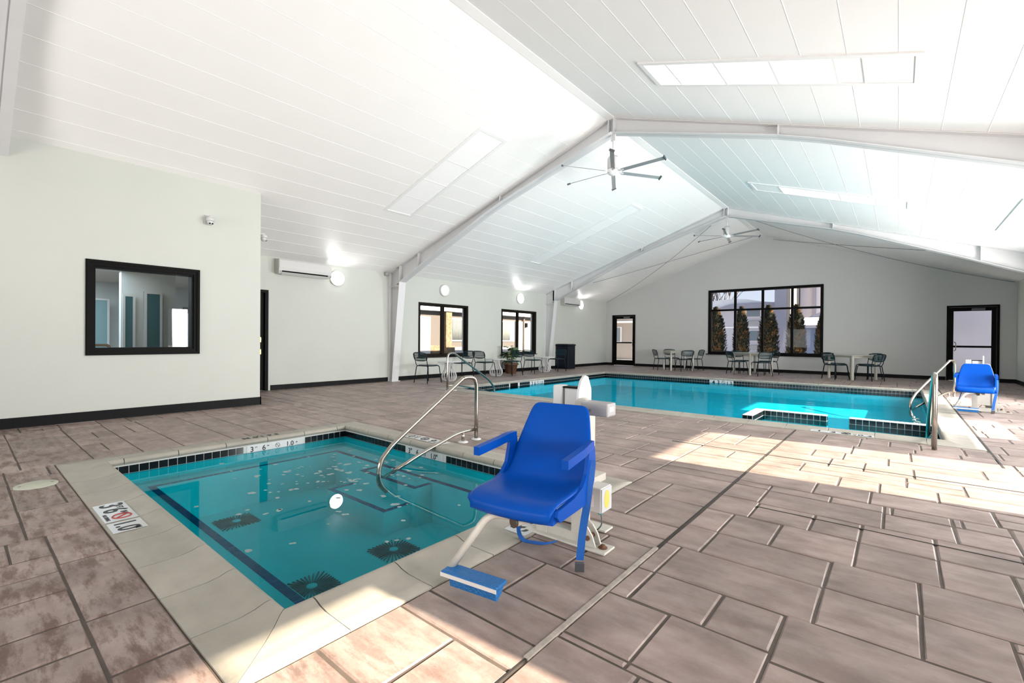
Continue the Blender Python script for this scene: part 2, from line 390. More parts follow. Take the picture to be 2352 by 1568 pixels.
def fill(x0, x1, y0, y1):
    rows = []; y = y0
    while y < y1 - 0.05:
        h = rng.choice([0.33, 0.33, 0.30, 0.36, 0.20, 0.45]); rows.append((y, min(y+h, y1))); y += h
    for (a, b) in rows:
        x = x0
        while x < x1 - 0.02:
            w = rng.choice([0.25, 0.33, 0.33, 0.45, 0.5, 0.62, 0.7]); x2 = min(x+w, x1)
            if x1 - x2 < 0.15: x2 = x1
            if rng.random() < 0.16 and b-a > 0.3: ym = a+(b-a)*rng.uniform(.4, .6); stones.append((x, x2, a, ym)); stones.append((x, x2, ym, b))
            else: stones.append((x, x2, a, b))
            x = x2
n0 = len(stones)
for (a, b) in ((WL, -7.6), (-7.6, -5.5), (-5.5, -3.6), (-3.6, -1.575), (-1.575, -.975), (-.975, 2.47)):
    fill(a, b, YF, YB)
fl = B(); sl = B()
def stone(x0, x1, y0, y1, g=0.004):
    x0 += g; x1 -= g; y0 += g; y1 -= g
    if x1-x0 < 0.03 or y1-y0 < 0.03: return
    k = 0.008; dz = rng.uniform(-.0015, 0.0)
    lo = [(x0, y0), (x1, y0), (x1, y1), (x0, y1)]; hi = [(x0+k, y0+k), (x1-k, y0+k), (x1-k, y1-k), (x0+k, y1-k)]
    v = [fl.bm.verts.new((p[0]+rng.uniform(-.003,.003), p[1]+rng.uniform(-.003,.003), -0.0075)) for p in lo]
    w = [fl.bm.verts.new((p[0]+rng.uniform(-.003,.003), p[1]+rng.uniform(-.003,.003), dz)) for p in hi]
    fl.bm.faces.new(w)
    for i in range(4): fl.bm.faces.new([v[i], v[(i+1) % 4], w[(i+1) % 4], w[i]])
for i, r in enumerate(stones):
    rs = [r]
    hs = HOLES + (EXPL if i >= n0 else [])
    for h in hs: rs = [q for p in rs for q in subtract(p, h)]
    for q in rs: stone(*q)
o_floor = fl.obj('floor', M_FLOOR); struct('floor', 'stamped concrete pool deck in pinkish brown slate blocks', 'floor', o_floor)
rs = [(WL, WR, YF, YB)]
for h in HOLES: rs = [q for p in rs for q in subtract(p, h)]
for (a, b, c, d) in rs: sl.box((a, c, -0.12), (b, d, -0.0055))
sl.obj('joint_bed', M_JOINT, o_floor)

def strip(name, label, x0, x1, y0, y1, m, z=0.0015):
    struct(name, label, 'floor joint', B().box((x0, y0, -0.02), (x1, y1, z)).obj(name, m))
strip('trim_1', 'pale caulked expansion joint running along the deck in front of the near pool lift', -.988, -.968, 1.26, 2.385, M_CAULK, 0.004)
strip('trim_2', 'thin black saw cut continuing the caulked joint along the deck', -.981, -.974, 2.385, 6.70, M_CRACK)
strip('trim_3', 'dark saw cut crossing the sunlit deck patch', -1.9, WR, 5.03, 5.05, M_CRACK, .001)
strip('trim_4', 'thin black saw cut across the foreground deck', -.72, WR, 3.412, 3.422, M_CRACK)
strip('trim_5', 'black joint along the right edge of the pool coping', .712, .728, 5.9, 14.4, M_CRACK)
strip('trim_6', 'black saw cut in the deck under the far patio tables', .712, .726, 14.4, YB-.02, M_CRACK)
strip('trim_7', 'thin black saw cut on the deck in front of the hot tub', -.981, -.974, -1.5, 1.26, M_CRACK)

def wall_with_holes(axis, pos, thick, u0, u1, z0, z1, holes, m, name, label):
    """axis 0: wall in plane x=pos spanning y; axis 1: plane y=pos spanning x. thick grows outward (sign)."""
    rects = [(u0, u1, z0, z1)]
    for h in holes: rects = [q for p in rects for q in subtract(p, h)]
    b = B(); a, c = sorted((pos, pos+thick))
    for (p, q, r, s_) in rects:
        if axis == 0: b.box((a, p, r), (c, q, s_))
        else: b.box((p, a, r), (q, c, s_))
    o = b.obj(name, m); struct(name, label, 'wall', o); return o
SILL, HEAD = 0.59, 2.09
W1, W2 = (8.06, 9.94), (11.48, 13.37)
wall_with_holes(0, WL, -0.25, VOLY-.2, YB+.3, -0.1, 2.82, [(*W1, SILL, HEAD), (*W2, SILL, HEAD), (3.22, 4.15, -.1, 2.075)], M_WALL, 'wall_left', 'off-white left wall with two bronze-framed windows')
wall_with_holes(0, WR, 0.25, YF-.2, YB+.3, -0.1, 2.82, [(a, b, SILL, HEAD) for a, b in RIGHT_WIN], M_WALL, 'wall_right', 'off-white right wall at the picture edge')
BW = (-5.64, -1.945, .605, 3.024); DL = (-9.71, -8.645, -.1, 2.185); DR = (1.07, 2.15, -.1, 2.17)
b = B()
rects = [(WL, WR, -.1, 2.77)]
for h in (BW, DL, DR): rects = [q for p in rects for q in subtract(p, h)]
for (p, q, r, s_) in rects: b.box((p, YB, r), (q, YB+.25, s_))
rects = subtract((BW[0], BW[1], 2.77, 3.15), BW)
for (p, q, r, s_) in rects: b.box((p, YB, r), (q, YB+.25, s_))
b.prism([(WL, 2.77), (BW[0], 2.77), (BW[0], EAVE+SLOPE*(BW[0]-WL))], 1, YB, YB+.25)
b.prism([(BW[0], 3.15), (BW[1], 3.15), (BW[1], EAVE+SLOPE*(WR-BW[1])), (MID, RIDGE), (BW[0], EAVE+SLOPE*(BW[0]-WL))], 1, YB, YB+.25)
b.prism([(BW[1], 2.77), (WR, 2.77), (BW[1], EAVE+SLOPE*(WR-BW[1]))], 1, YB, YB+.25)
struct('wall_back', 'shade-greyed gable end wall with the wide window and two glass doors', 'wall', b.obj('wall_back', M_WALLB))
b = B()
rects = [(WL, WR, -.1, 2.77)]
for (p, q) in FRONT_WIN: rects = [t for r_ in rects for t in subtract(r_, (p, q, SILL, HEAD))]
for (p, q, r, s_) in rects: b.box((p, YF-.25, r), (q, YF, s_))
b.prism([(WL, 2.77), (WR, 2.77), (MID, RIDGE)], 1, YF-.25, YF)
struct('wall_front', 'off-white gable wall behind the camera', 'wall', b.obj('wall_front', M_WALL))
# lobby block: face wall with the interior window, end wall
LW = (1.12, 2.29, .895, 2.04)
b = B(); top = EAVE + SLOPE*(VOLX-WL)
rects = subtract((YF, VOLY, -.1, top+.02), LW)
for (p, q, r, s_) in rects: b.box((VOLX-.15, p, r), (VOLX, q, s_))
struct('wall_lobby', 'off-white lobby partition with the black framed interior window', 'wall', b.obj('wall_lobby', M_WALL))
b = B(); b.prism([(WL-.2, -.1), (VOLX-.151, -.1), (VOLX-.151, top-.05), (WL-.2, EAVE-.07)], 1, VOLY-.15, VOLY)
struct('wall_lobby_end', 'off-white end wall of the lobby partition', 'wall', b.obj('wall_lobby_end', M_WALL))

# ceiling: two pitched panels with thin standing seams
b = B(); T = 0.16
b.prism([(WL-.3, EAVE-SLOPE*.3), (MID, RIDGE), (MID, RIDGE+T), (WL-.3, EAVE-SLOPE*.3+T)], 1, YF-.3, YB+.3)
b.prism([(MID, RIDGE), (WR+.3, EAVE-SLOPE*.3), (WR+.3, EAVE-SLOPE*.3+T), (MID, RIDGE+T)], 1, YF-.3, YB+.3)
x = -9.74
while x < MID-.1:
    z = EAVE + SLOPE*(x-WL); b.box((x-.004, YF, z-.0012), (x+.004, YB, z+.01)); x += .3665
x = WR-.29
while x > MID+.1:
    z = EAVE + SLOPE*(WR-x); b.box((x-.004, YF, z-.0012), (x+.004, YB, z+.01)); x -= .3665
struct('ceiling', 'white pitched panel ceiling with thin seams', 'ceiling', b.obj('ceiling', M_CEIL))
b = B(); b.prism([(MID-.07, RIDGE-.032), (MID+.07, RIDGE-.032), (MID+.07, RIDGE-.018), (MID, RIDGE+.01), (MID-.07, RIDGE-.018)], 1, YF, YB)
struct('trim_8', 'white ridge trim along the top of the ceiling', 'trim', b.obj('trim_8', M_CEIL))

# baseboards (tall black cove base)
def baseboard(name, label, boxes):
    b = B()
    for a, c in boxes: b.box(a, c)
    struct(name, label, 'baseboard', b.obj(name, M_BASE))
BH = .105
baseboard('baseboard_left', 'black baseboard along the left wall', [((WL, 4.20, 0), (WL+.015, 7.08, BH)), ((WL, 7.30, 0), (WL+.015, YB, BH))])
baseboard('baseboard_back', 'black baseboard along the gable end wall', [((WL, YB-.015, 0), (DL[0]-.01, YB, BH)), ((DL[1]+.01, YB-.015, 0), (DR[0]-.01, YB, BH)), ((DR[1]+.01, YB-.015, 0), (WR, YB, BH))])
baseboard('baseboard_right', 'black baseboard along the right wall', [((WR-.015, 7.3, 0), (WR, 13.8, BH)), ((WR-.015, 14.2, 0), (WR, YB, BH))])
baseboard('baseboard_lobby', 'black baseboard along the lobby partition', [((VOLX, YF, 0), (VOLX+.015, VOLY+.015, BH+.02)), ((WL+.01, VOLY, 0), (VOLX+.015, VOLY+.015, BH+.02))])

# ------------------------------------------------------------------ windows and doors
def win_x(name, label, x, y0, y1, z0, z1, inward, m=M_BRONZE, mull=True):
    """window in an x-plane wall; inward = +1 when the room is at +x"""
    r = struct(name, label, 'window'); w = .055; d = -.14*inward
    b = B(); a, c = sorted((x+.02*inward, x+d))
    b.box((a, y0, z1-w), (c, y1, z1)); b.box((a, y0, z0), (c, y1, z0+w)); b.box((a, y0, z0+w), (c, y0+w, z1-w)); b.box((a, y1-w, z0+w), (c, y1, z1-w))
    b.obj('window_frame', m, r)
    g0, g1 = sorted((x+d*.78, x+d*.6)); ym = (y0+y1)/2
    if mull:
        b = B(); b.box((g0-.01, ym-.04, z0+w), (g1+.01, ym+.04, z1-w))
        for (p, q) in ((y0+w, ym-.04), (ym+.04, y1-w)):
            b.box((g0, p, z0+w), (g1, q, z0+w+.03)); b.box((g0, p, z1-w-.03), (g1, q, z1-w)); b.box((g0, p, z0+w), (g1, p+.03, z1-w)); b.box((g0, q-.03, z0+w), (g1, q, z1-w))
        b.obj('sash', m, r)
    gx = (g0+g1)/2; b = B(); b.face([(gx, y0+w, z0+w), (gx, y1-w, z0+w), (gx, y1-w, z1-w), (gx, y0+w, z1-w)]); b.obj('pane', M_GLASS, r)
    a, c = sorted((x, x+.045*inward)); B().box((a, y0-.05, z0-.025), (c, y1+.05, z0-.002)).obj('window_sill', m, r)
    return r
win_x('window_1', 'bronze two-pane window behind the nearest white side table', WL, *W1, SILL, HEAD, 1)
win_x('window_2', 'bronze two-pane window behind the potted plant', WL, *W2, SILL, HEAD, 1)
for i, (a, b_) in enumerate(RIGHT_WIN):
    win_x('window_%d' % (5+i), 'bronze window in the right wall', WR, a, b_, SILL, HEAD, -1, mull=False)
for i, (a, b_) in enumerate(FRONT_WIN):
    r = struct('window_%d' % (9+i), 'bronze window in the wall behind the camera', 'window'); b = B()
    for (p, q, u, v) in ((a, b_, SILL, SILL+.05), (a, b_, HEAD-.05, HEAD), (a, a+.05, SILL, HEAD), (b_-.05, b_, SILL, HEAD)): b.box((p, YF-.14, u), (q, YF+.02, v))
    b.obj('window_frame', M_BRONZE, r)
    b = B(); b.face([(a, YF-.1, SILL), (b_, YF-.1, SILL), (b_, YF-.1, HEAD), (a, YF-.1, HEAD)]); b.obj('pane', M_GLASS, r)
# wide window in the gable wall, 4 x 2 lights
r = struct('window_3', 'wide black gridded window with cone-shaped evergreens outside', 'window')
x0, x1, z0, z1 = BW; w = .085
b = B()
for (p, q, u, v) in ((x0, x1, z1-w, z1), (x0, x1, z0, z0+w), (x0, x0+w, z0+w, z1-w), (x1-w, x1, z0+w, z1-w)): b.box((p, YB-.03, u), (q, YB+.18, v))
b.obj('window_frame', M_BLACK, r)
zt = 2.26; b = B(); n = 4
for k in range(1, 4):
    xm = x0+(x1-x0)*k/n; b.box((xm-.04, YB+.09, z0+w), (xm+.04, YB+.16, z1-w))
b.box((x0+w, YB+.092, zt-.035), (x1-w, YB+.158, zt+.035)); b.obj('mullion', M_BLACK, r)
for k in range(4):
    for (u, v) in ((z0+w, zt-.035), (zt+.035, z1-w)):
        p = x0+(x1-x0)*k/n; q = x0+(x1-x0)*(k+1)/n
        b = B(); b.face([(p+.04, YB+.125, u), (q-.04, YB+.125, u), (q-.04, YB+.125, v), (p+.04, YB+.125, v)]); b.obj('pane', M_GLASS, r)
B().box((x0-.07, YB-.06, z0-.03), (x1+.07, YB, z0)).obj('window_sill', M_BLACK, r)

def glass_door(name, label, box, right_hinge):
    x0, x1, z0, z1 = box; z0 = 0.0; r = struct(name, label, 'door'); w = .05; b = B()
    b.box((x0, YB-.03, z1-w), (x1, YB+.18, z1)); b.box((x0, YB-.03, z0), (x0+w, YB+.18, z1-w)); b.box((x1-w, YB-.03, z0), (x1, YB+.18, z1-w)); b.box((x0+w, YB+.01, 0), (x1-w, YB+.18, .02))
    b.obj('door_frame', M_BLACK, r)
    # leaf: stiles, rails
    a, c = x0+w+.006, x1-w-.006; st = .095; y0, y1 = YB+.06, YB+.105; zm = .985; b = B()
    b.box((a, y0, .025), (a+st, y1, z1-w-.006)); b.box((c-st, y0, .025), (c, y1, z1-w-.006)); b.box((a+st, y0, .025), (c-st, y1, .235)); b.box((a+st, y0, z1-w-.11), (c-st, y1, z1-w-.006)); b.box((a+st, y0, zm-.028), (c-st, y1, zm+.028))
    leaf = b.obj('door_leaf', M_BLACK, r)
    for (u, v) in ((.235, zm-.028), (zm+.028, z1-w-.11)):
        g = B(); g.face([(a+st, YB+.083, u), (c-st, YB+.083, u), (c-st, YB+.083, v), (a+st, YB+.083, v)]); g.obj('pane', M_GLASS, leaf)
    hx = a+st+.02 if right_hinge else c-st-.02
    h = B(); h.tube(fillet([(hx, y0, zm-.13), (hx+.03, y0-.05, zm-.10), (hx+.03, y0-.05, zm+.10), (hx, y0, zm+.13)], .03), .011, 8); h.obj('door_handle', M_CHROME, leaf)
    h = B(); h.rbox(((a+c)/2-.02, y0-.06, z1-w-.09), ((a+c)/2+.26, y0, z1-w-.03), .008); h.obj('door_closer', M_DGREY, leaf)
    return r
glass_door('door_1', 'black glazed door at the far left corner', DL, False)
glass_door('door_2', 'black glazed door behind the far pool lift', DR, True)
# black flush door beside the lobby partition
r = struct('door_3', 'black door half hidden behind the lobby partition', 'door')
b = B()
b.box((WL-.12, 3.22, 2.02), (WL+.02, 4.15, 2.075)); b.box((WL-.12, 4.085, 0), (WL+.02, 4.15, 2.02)); b.box((WL-.12, 3.22, 0), (WL+.02, 3.285, 2.02)); b.obj('door_frame', M_BLACK, r)
lf = B().box((WL-.09, 3.29, .01), (WL-.045, 4.08, 2.015)).obj('door_leaf', M_BLACK, r)
for z in (.75, 1.0):
    B().box((WL-.048, 4.0, z), (WL-.035, 4.03, z+.1)).obj('lock_plate', M_BRASS, lf)
# lobby window: picture-frame moulding
r = struct('window_4', 'black moulded interior window looking into the lobby', 'window')
y0, y1, z0, z1 = 1.073, 2.340, .847, 2.092
def ring(b, xa, xb, y0, y1, z0, z1, w):
    for (p, q, u, v) in ((y0, y1, z1-w, z1), (y0, y1, z0, z0+w), (y0, y0+w, z0+w, z1-w), (y1-w, y1, z0+w, z1-w)): b.box((xa, p, u), (xb, q, v))
b = B(); ring(b, VOLX-.0, VOLX+.022, y0, y1, z0, z1, .045); ring(b, VOLX-.0, VOLX+.034, y0+.012, y1-.012, z0+.012, z1-.012, .022)
ring(b, VOLX-.02, VOLX+.012, y0+.045, y1-.045, z0+.045, z1-.045, .03); ring(b, VOLX-.15, VOLX-.01, y0+.06, y1-.06, z0+.06, z1-.06, .04); b.obj('window_frame', M_BLACK, r)
b = B(); b.face([(VOLX-.10, y0+.09, z0+.09), (VOLX-.10, y1-.09, z0+.09), (VOLX-.10, y1-.09, z1-.09), (VOLX-.10, y0+.09, z1-.09)]); b.obj('pane', M_GLASSL, r)

# ------------------------------------------------------------------ skylight panels in the ceiling
def slope_pt(side, x, y, off):
    n = Vector((SLOPE, 0, -1)) if side == 'L' else Vector((-SLOPE, 0, -1)); n.normalize()
    z = EAVE + SLOPE*((x-WL) if side == 'L' else (WR-x)); return Vector((x, y, z)) + n*off
def slab(b, side, xa, xb, ya, yb, o0, o1):
    P = [slope_pt(side, x, y, o) for o in (o0, o1) for (x, y) in ((xa, ya), (xb, ya), (xb, yb), (xa, yb))]
    v = [b.bm.verts.new(p) for p in P]
    for f in ((0,3,2,1),(4,5,6,7),(0,1,5,4),(1,2,6,5),(2,3,7,6),(3,0,4,7)): b.bm.faces.new([v[i] for i in f])
def skylight(label, side, xa, xb, ya, yb, cuts, bright=()):
    t = thing('ceiling_skylight', label, 'skylight', (0, 0, 0), 0, 'long translucent panels in the ceiling')
    b = B(); w = .055
    slab(b, side, xa, xb, ya, ya+w, -.01, .016); slab(b, side, xa, xb, yb-w, yb, -.01, .016)
    slab(b, side, xa, xa+w, ya+w, yb-w, -.01, .016); slab(b, side, xb-w, xb, ya+w, yb-w, -.01, .016); b.obj('skylight_frame', M_TRIMW, t)
    cs = [xa+w] + list(cuts) + [xb-w]
    for k in range(len(cs)-1):
        b = B(); slab(b, side, cs[k]+.012, cs[k+1]-.012, ya+w+.005, yb-w-.005, -.01, .006 + (.004 if k % 2 else 0)); b.obj('skylight_panel', (M_SKYLX if not cuts else M_SKYLB) if k in bright else M_SKYL, t)
    for c in cuts:
        b = B(); slab(b, side, c-.010, c+.010, ya+w, yb-w, -.01, .0125); b.obj('skylight_bar', M_TRIMW, t)
    return t
skylight('white framed skylight left of the near ceiling fan', 'L', -7.65, -5.08, 5.28, 5.94, (-7.075, -6.53, -5.94))
skylight('faint skylight on the left slope beyond the first steel frame', 'L', -8.3, -5.05, 10.62, 11.22, (-7.6, -7.0, -6.3, -5.75))
skylight('large skylight with bright panels at the upper right', 'R', -2.43, .15, 5.22, 5.87, (-2.11, -1.58, -1.04, -.50, -.27), (0, 1, 2, 3))
skylight('narrow skylight on the right slope beyond the first steel frame', 'R', -2.46, .15, 10.62, 11.28, (-1.9, -.9, -.35), (1, 2))
skylight('glaring skylight low on the right slope at the picture edge', 'R', 1.34, 2.30, 9.7, 12.15, (), (0,))

# ------------------------------------------------------------------ steel portal frames
def depth_at(x):
    s = abs(x-MID); K = [(0, .255), (2.45, .15), (3.0, .165), (4.75, .30), (5.9, .42), (6.3, .46)]
    for (a, da), (c, dc) in zip(K, K[1:]):
        if s <= c: return da + (dc-da)*(s-a)/(c-a)
    return .46
def frame(label, y, left=True, xl=None):
    t = thing('steel_frame', label, 'steel frame', (0, 0, 0), 0, 'white steel portal frames across the hall'); fw = .10
    for side in (-1, 1):
        xe = (WL+.30 if xl is None else xl) if side < 0 else WR-.30
        N = 24; xs = [MID + (xe-MID)*k/N for k in range(N+1)]
        def zc(x): return EAVE + SLOPE*((x-WL) if x < MID else (WR-x))
        b = B()
        poly = [(x, zc(x)-.004) for x in xs] + [(x, zc(x)-depth_at(x)) for x in reversed(xs)]
        b.prism(poly, 1, y-.006, y+.006)
        for x_a, x_b in zip(xs, xs[1:]):        # bottom and top flanges
            za, zb = zc(x_a)-depth_at(x_a), zc(x_b)-depth_at(x_b)
            lo, hi = sorted(((x_a, za), (x_b, zb)))
            b.prism([lo, hi, (hi[0], hi[1]+.012), (lo[0], lo[1]+.012)], 1, y-fw, y+fw)
            za, zb = zc(x_a)-.012, zc(x_b)-.012; lo, hi = sorted(((x_a, za), (x_b, zb)))
            b.prism([lo, hi, (hi[0], hi[1]+.010), (lo[0], lo[1]+.010)], 1, y-fw, y+fw)
        b.obj('rafter', M_STEEL, t)
        for s_ in (.05, 2.5, 5.1):
            x = MID + side*s_
            if side < 0 and xl is not None and x < xl: continue
            B().box((x-.006, y-fw, zc(x)-depth_at(x)+.01), (x+.006, y+fw*.98, zc(x)-.012)).obj('stiffener', M_STEEL, t)
        if side < 0 and not left: continue
        # tapered column
        xw = WL if side < 0 else WR; d = 1 if side < 0 else -1
        zt = zc(xw+d*.45) if True else 0
        b = B(); web = [(xw+.0*d, 0.012), (xw+.14*d, .012), (xw+.42*d, 2.62), (xw+.42*d, zc(xw+.42*d)-.01), (xw, EAVE-.01)]
        b.prism(web, 1, y-.006, y+.006)
        b.prism([(xw+.14*d, .012), (xw+.155*d, .012), (xw+.44*d, 2.50), (xw+.44*d, zc(xw+.44*d)-.01), (xw+.42*d, zc(xw+.42*d)-.01), (xw+.42*d, 2.5)], 1, y-fw, y+fw)
        b.box((min(xw, xw+.02*d), y-fw, .012), (max(xw, xw+.02*d), y+fw, EAVE-.02))
        b.box((min(xw, xw+.42*d), y-fw*.9, 2.40), (max(xw, xw+.42*d), y+fw*.9, 2.412))
        b.box((min(xw, xw+.20*d), y-fw-.03, 0), (max(xw, xw+.20*d), y+fw+.03, .014))
        b.obj('column', M_STEEL, t)
    return t
frame('nearer white steel frame carrying the large ceiling fan', 7.20)
frame('farther white steel frame carrying the small distant fan', 14.00)
frame('white steel frame right above the lobby partition', 0.30, left=False, xl=VOLX+.02)

# sagging brace wires in the last bay
def cable(label, a, c, sag):
    a, c = Vector(a), Vector(c); P = []
    for k in range(25):
        t = k/24; p = a.lerp(c, t); p.z -= sag*4*t*(1-t); P.append(p)
    tag(B().tube(P, .006, 5).obj('brace_wire', M_CABLE), label, 'wire', 'crossed brace wires in the far bay')
cable('sagging brace wire ending low at the far left corner', (-4.42, 14.72, 4.60), (-9.97, 18.5, 2.76), .17)
cable('straight brace wire crossing the sagging one on the left slope', (-8.62, 14.95, 3.18), (-3.98, 17.96, 4.76), .02)
cable('sagging brace wire ending low at the far right corner', (-3.40, 14.9, 4.68), (2.42, 18.54, 2.765), .17)
cable('straight brace wire crossing the sagging one on the right slope', (-3.45, 18.56, 4.70), (.60, 15.4, 3.36), .02)

# ------------------------------------------------------------------ pool and hot tub
def coping(b, O, I, seg):
    """cast coping blocks with a dip and a raised rolled lip"""
    prof = [(0, .004), (.08, .003), (.17, .004), (.225, .012), (.262, .024), (.285, .0265), (.300, .020), (.308, .006), (.308, -.012), (.298, -.024), (.28, -.028), (0, -.028)]
    x0, x1, y0, y1 = O; W_ = I[0]-O[0]; sc = W_/.308
    P = [(o*sc, z) for o, z in prof]
    def run(a, c, d, m0, m1):
        L = (Vector(c)-Vector(a)).length; n = max(1, round(L/seg)); u = (Vector(c)-Vector(a))/L
        for k in range(n):
            s0 = L*k/n+.003; s1 = L*(k+1)/n-.003; rows = []
            for s_ in (s0, s1):
                row = []
                for (o, z) in P:
                    e = s_
                    if m0: e = max(e, o+.002)
                    if m1: e = min(e, L-o-.002)
                    p = Vector(a)+u*e+Vector(d)*o; row.append(b.bm.verts.new((p.x, p.y, z)))
                rows.append(row)
            for i in range(len(P)):
                j = (i+1) % len(P); f = b.bm.faces.new([rows[0][i], rows[0][j], rows[1][j], rows[1][i]]); f.smooth = i < 9
            for r_ in rows: b.face([v.co.copy() for v in r_])
    run((x0, y0), (x1, y0), (0, 1), 1, 1); run((x0, y1), (x1, y1), (0, -1), 1, 1)
    run((x0, y0), (x0, y1), (1, 0), 1, 1); run((x1, y0), (x1, y1), (-1, 0), 1, 1)
def grout_bed(b, O, I):
    for q in subtract(O, (I[0]-.02, I[1]+.02, I[2]-.02, I[3]+.02)): b.box((q[0]+.004, q[2]+.004, -.03), (q[1]-.004, q[3]-.004, .0))
def tiles(b, I, zt, rows, pitch, skip=()):
    """black tiles set on the four inner faces"""
    x0, x1, y0, y1 = I; g = .005; t = .006
    def line(a0, a1, put):
        n = int(round((a1-a0)/pitch)); p = (a1-a0)/n
        for k in range(n):
            for r_ in range(rows): put(a0+p*k+g/2, a0+p*(k+1)-g/2, zt-pitch*(r_+1)+g/2, zt-pitch*r_-g/2)
    def ok(side, u, v): return not any(s_ == side and u < e and v > a for s_, a, e in skip)
    line(y0, y1, lambda u, v, z, w: ok('L', u, v) and b.box((x0, u, z), (x0+t, v, w)))
    line(y0, y1, lambda u, v, z, w: ok('R', u, v) and b.box((x1-t, u, z), (x1, v, w)))
    line(x0, x1, lambda u, v, z, w: ok('N', u, v) and b.box((u, y0, z), (v, y0+t, w)))
    line(x0, x1, lambda u, v, z, w: ok('F', u, v) and b.box((u, y1-t, z), (v, y1, w)))
def shell(b, I, zb, O):
    x0, x1, y0, y1 = I
    b.box((O[0], O[2], zb-.1), (O[1], O[3], zb))
    for q in subtract(O, I): b.box((q[0], q[2], zb), (q[1], q[3], -.03))
def water(I, z, name, m, parent):
    b = B(); x0, x1, y0, y1 = I; b.face([(x0, y0, z), (x1, y0, z), (x1, y1, z), (x0, y1, z)]); return b.obj(name, m, parent)
def no_diving(b, M, r, mr):
    P = [M @ Vector((r*cos(2*pi*k/20), r*sin(2*pi*k/20), .0015)) for k in range(20)]; b.tube(P, r*.09, 5, closed=True)
    d = r*.7; b.tube([M @ Vector((-d, d, .0015)), M @ Vector((d, -d, .0015))], r*.09, 5)
def marker(parent, label, o, u, v, n, W_, H_, items, split=None, red=False):
    """white depth tile: origin at its lower left corner, u along the text, v up, n out"""
    M = basis(o, u, v, n); b = B()
    spans = [(0, W_)] if split is None else [(0, split[0]), (split[1], W_)]
    for a, c in spans: b.box((a, 0, 0), (c, H_, .003), M)
    mk = b.obj('depth_marker', M_MARK, parent); mk['label'] = label
    b = B()
    for it in items:
        if it[0] == 'o': 
            if red: continue
            no_diving(b, M @ Matrix.Translation((it[1], it[2], .003)), it[3], None)
        else: b.add(text_bm(it[0], it[3], M @ Matrix.Translation((it[1], it[2], .0035))))
    b.obj('lettering', M_INK, mk)
    if red:
        b = B()
        for it in items:
            if it[0] == 'o': no_diving(b, M @ Matrix.Translation((it[1], it[2], .003)), it[3], None)
        b.obj('no_diving_symbol', M_INKR, mk)
    return mk

# --- swimming pool
PWZ, SWZ = -.115, -.105
pool = thing('swimming_pool', 'large rectangular turquoise swimming pool with pale coping', 'pool', (0, 0, 0))
b = B(); coping(b, POOLO, POOL, .46); b.obj('coping', M_COPING, pool)
b = B(); grout_bed(b, POOLO, POOL); b.obj('coping_grout', M_GROUT, pool)
b = B(); shell(b, POOL, -.40, POOLO); b.box((-1.82, POOL[2], -.40), (POOL[1], 8.46, -.24)); b.box((POOL[0], POOL[2], -.40), (-6.4, 8.6, -.30)); b.obj('basin', M_PLASTER, pool)
b = B(); e = .003; x0, x1, y0, y1 = POOL
for q in subtract(POOL, (x0+e, x1-e, y0+e, y1-e)): b.box((q[0], q[2], -.185), (q[1], q[3], -.028))
b.obj('tile_grout', M_GROUT, pool)
b = B(); tiles(b, POOL, -.03, 2, .072, [('L', 9.90, 10.47), ('F', -4.18, -3.60), ('L', 9.05, 9.38)]); b.obj('tile_band', M_TILE, pool)
water(POOL, PWZ, 'water', M_WPOOL, pool)
B().box((POOL[0]-.06, 9.06, -.17), (POOL[0]+.005, 9.37, -.03)).obj('skimmer_opening', M_BLACK, pool)
# tiled dividing kerb of the shallow step area
def kerb(segs, name):
    g = B(); t = B()
    for (a0, a1, c0, c1) in segs:
        g.box((a0, c0, -.40), (a1, c1, -.025)); p = .08
        n = max(1, round((a1-a0)/p)); q = (a1-a0)/n
        for k in range(n):
            for r_ in range(2):
                z1 = -.033-r_*.078; t.box((a0+q*k+.004, c0-.004, z1-.072), (a0+q*(k+1)-.004, c0, z1))
        n = max(1, round((c1-c0)/p)); q = (c1-c0)/n
        for k in range(n):
            for r_ in range(2):
                z1 = -.033-r_*.078
                for xx in ((a0-.004, a0), (a1, a1+.004)): t.box((xx[0], c0+q*k+.004, z1-.072), (xx[1], c0+q*(k+1)-.004, z1))
    k_ = g.obj(name, M_GROUT, pool); t.obj('kerb_tiles', M_TILE, k_); return k_
kerb([(-1.83, -.83, 8.46, 8.60), (-1.83, -1.69, 7.72, 8.46)], 'step_kerb')
kerb([(-.55, .385, 8.42, 8.56)], 'step_kerb')
marker(pool, 'white depth tile reading 3 6 on the left pool wall', (POOL[0]+.004, 9.90, -.175), (0, 1, 0), (0, 0, 1), (1, 0, 0), .57, .145, [('3', .04, .03, .15), ('6', .17, .03, .15), ('o', .335, .085, .045), ('1.0', .41, .03, .13)])
marker(pool, 'white depth tile reading 4 3 on the far pool wall', (-4.18, POOL[3]-.004, -.175), (1, 0, 0), (0, 0, 1), (0, -1, 0), .58, .145, [('4', .04, .03, .15), ('3', .17, .03, .15), ('o', .345, .085, .045), ('1.3', .42, .03, .13)])
marker(pool, 'white depth tile reading 1 3 on the near coping', (-.83, 6.715, .0055), (1, 0, 0), (0, 1, 0), (0, 0, 1), .62, .13, [('1', .06, .02, .13), ('3', .20, .02, .13), ('o', .36, .065, .045), ('0.4', .47, .02, .11)], split=(.415, .455))

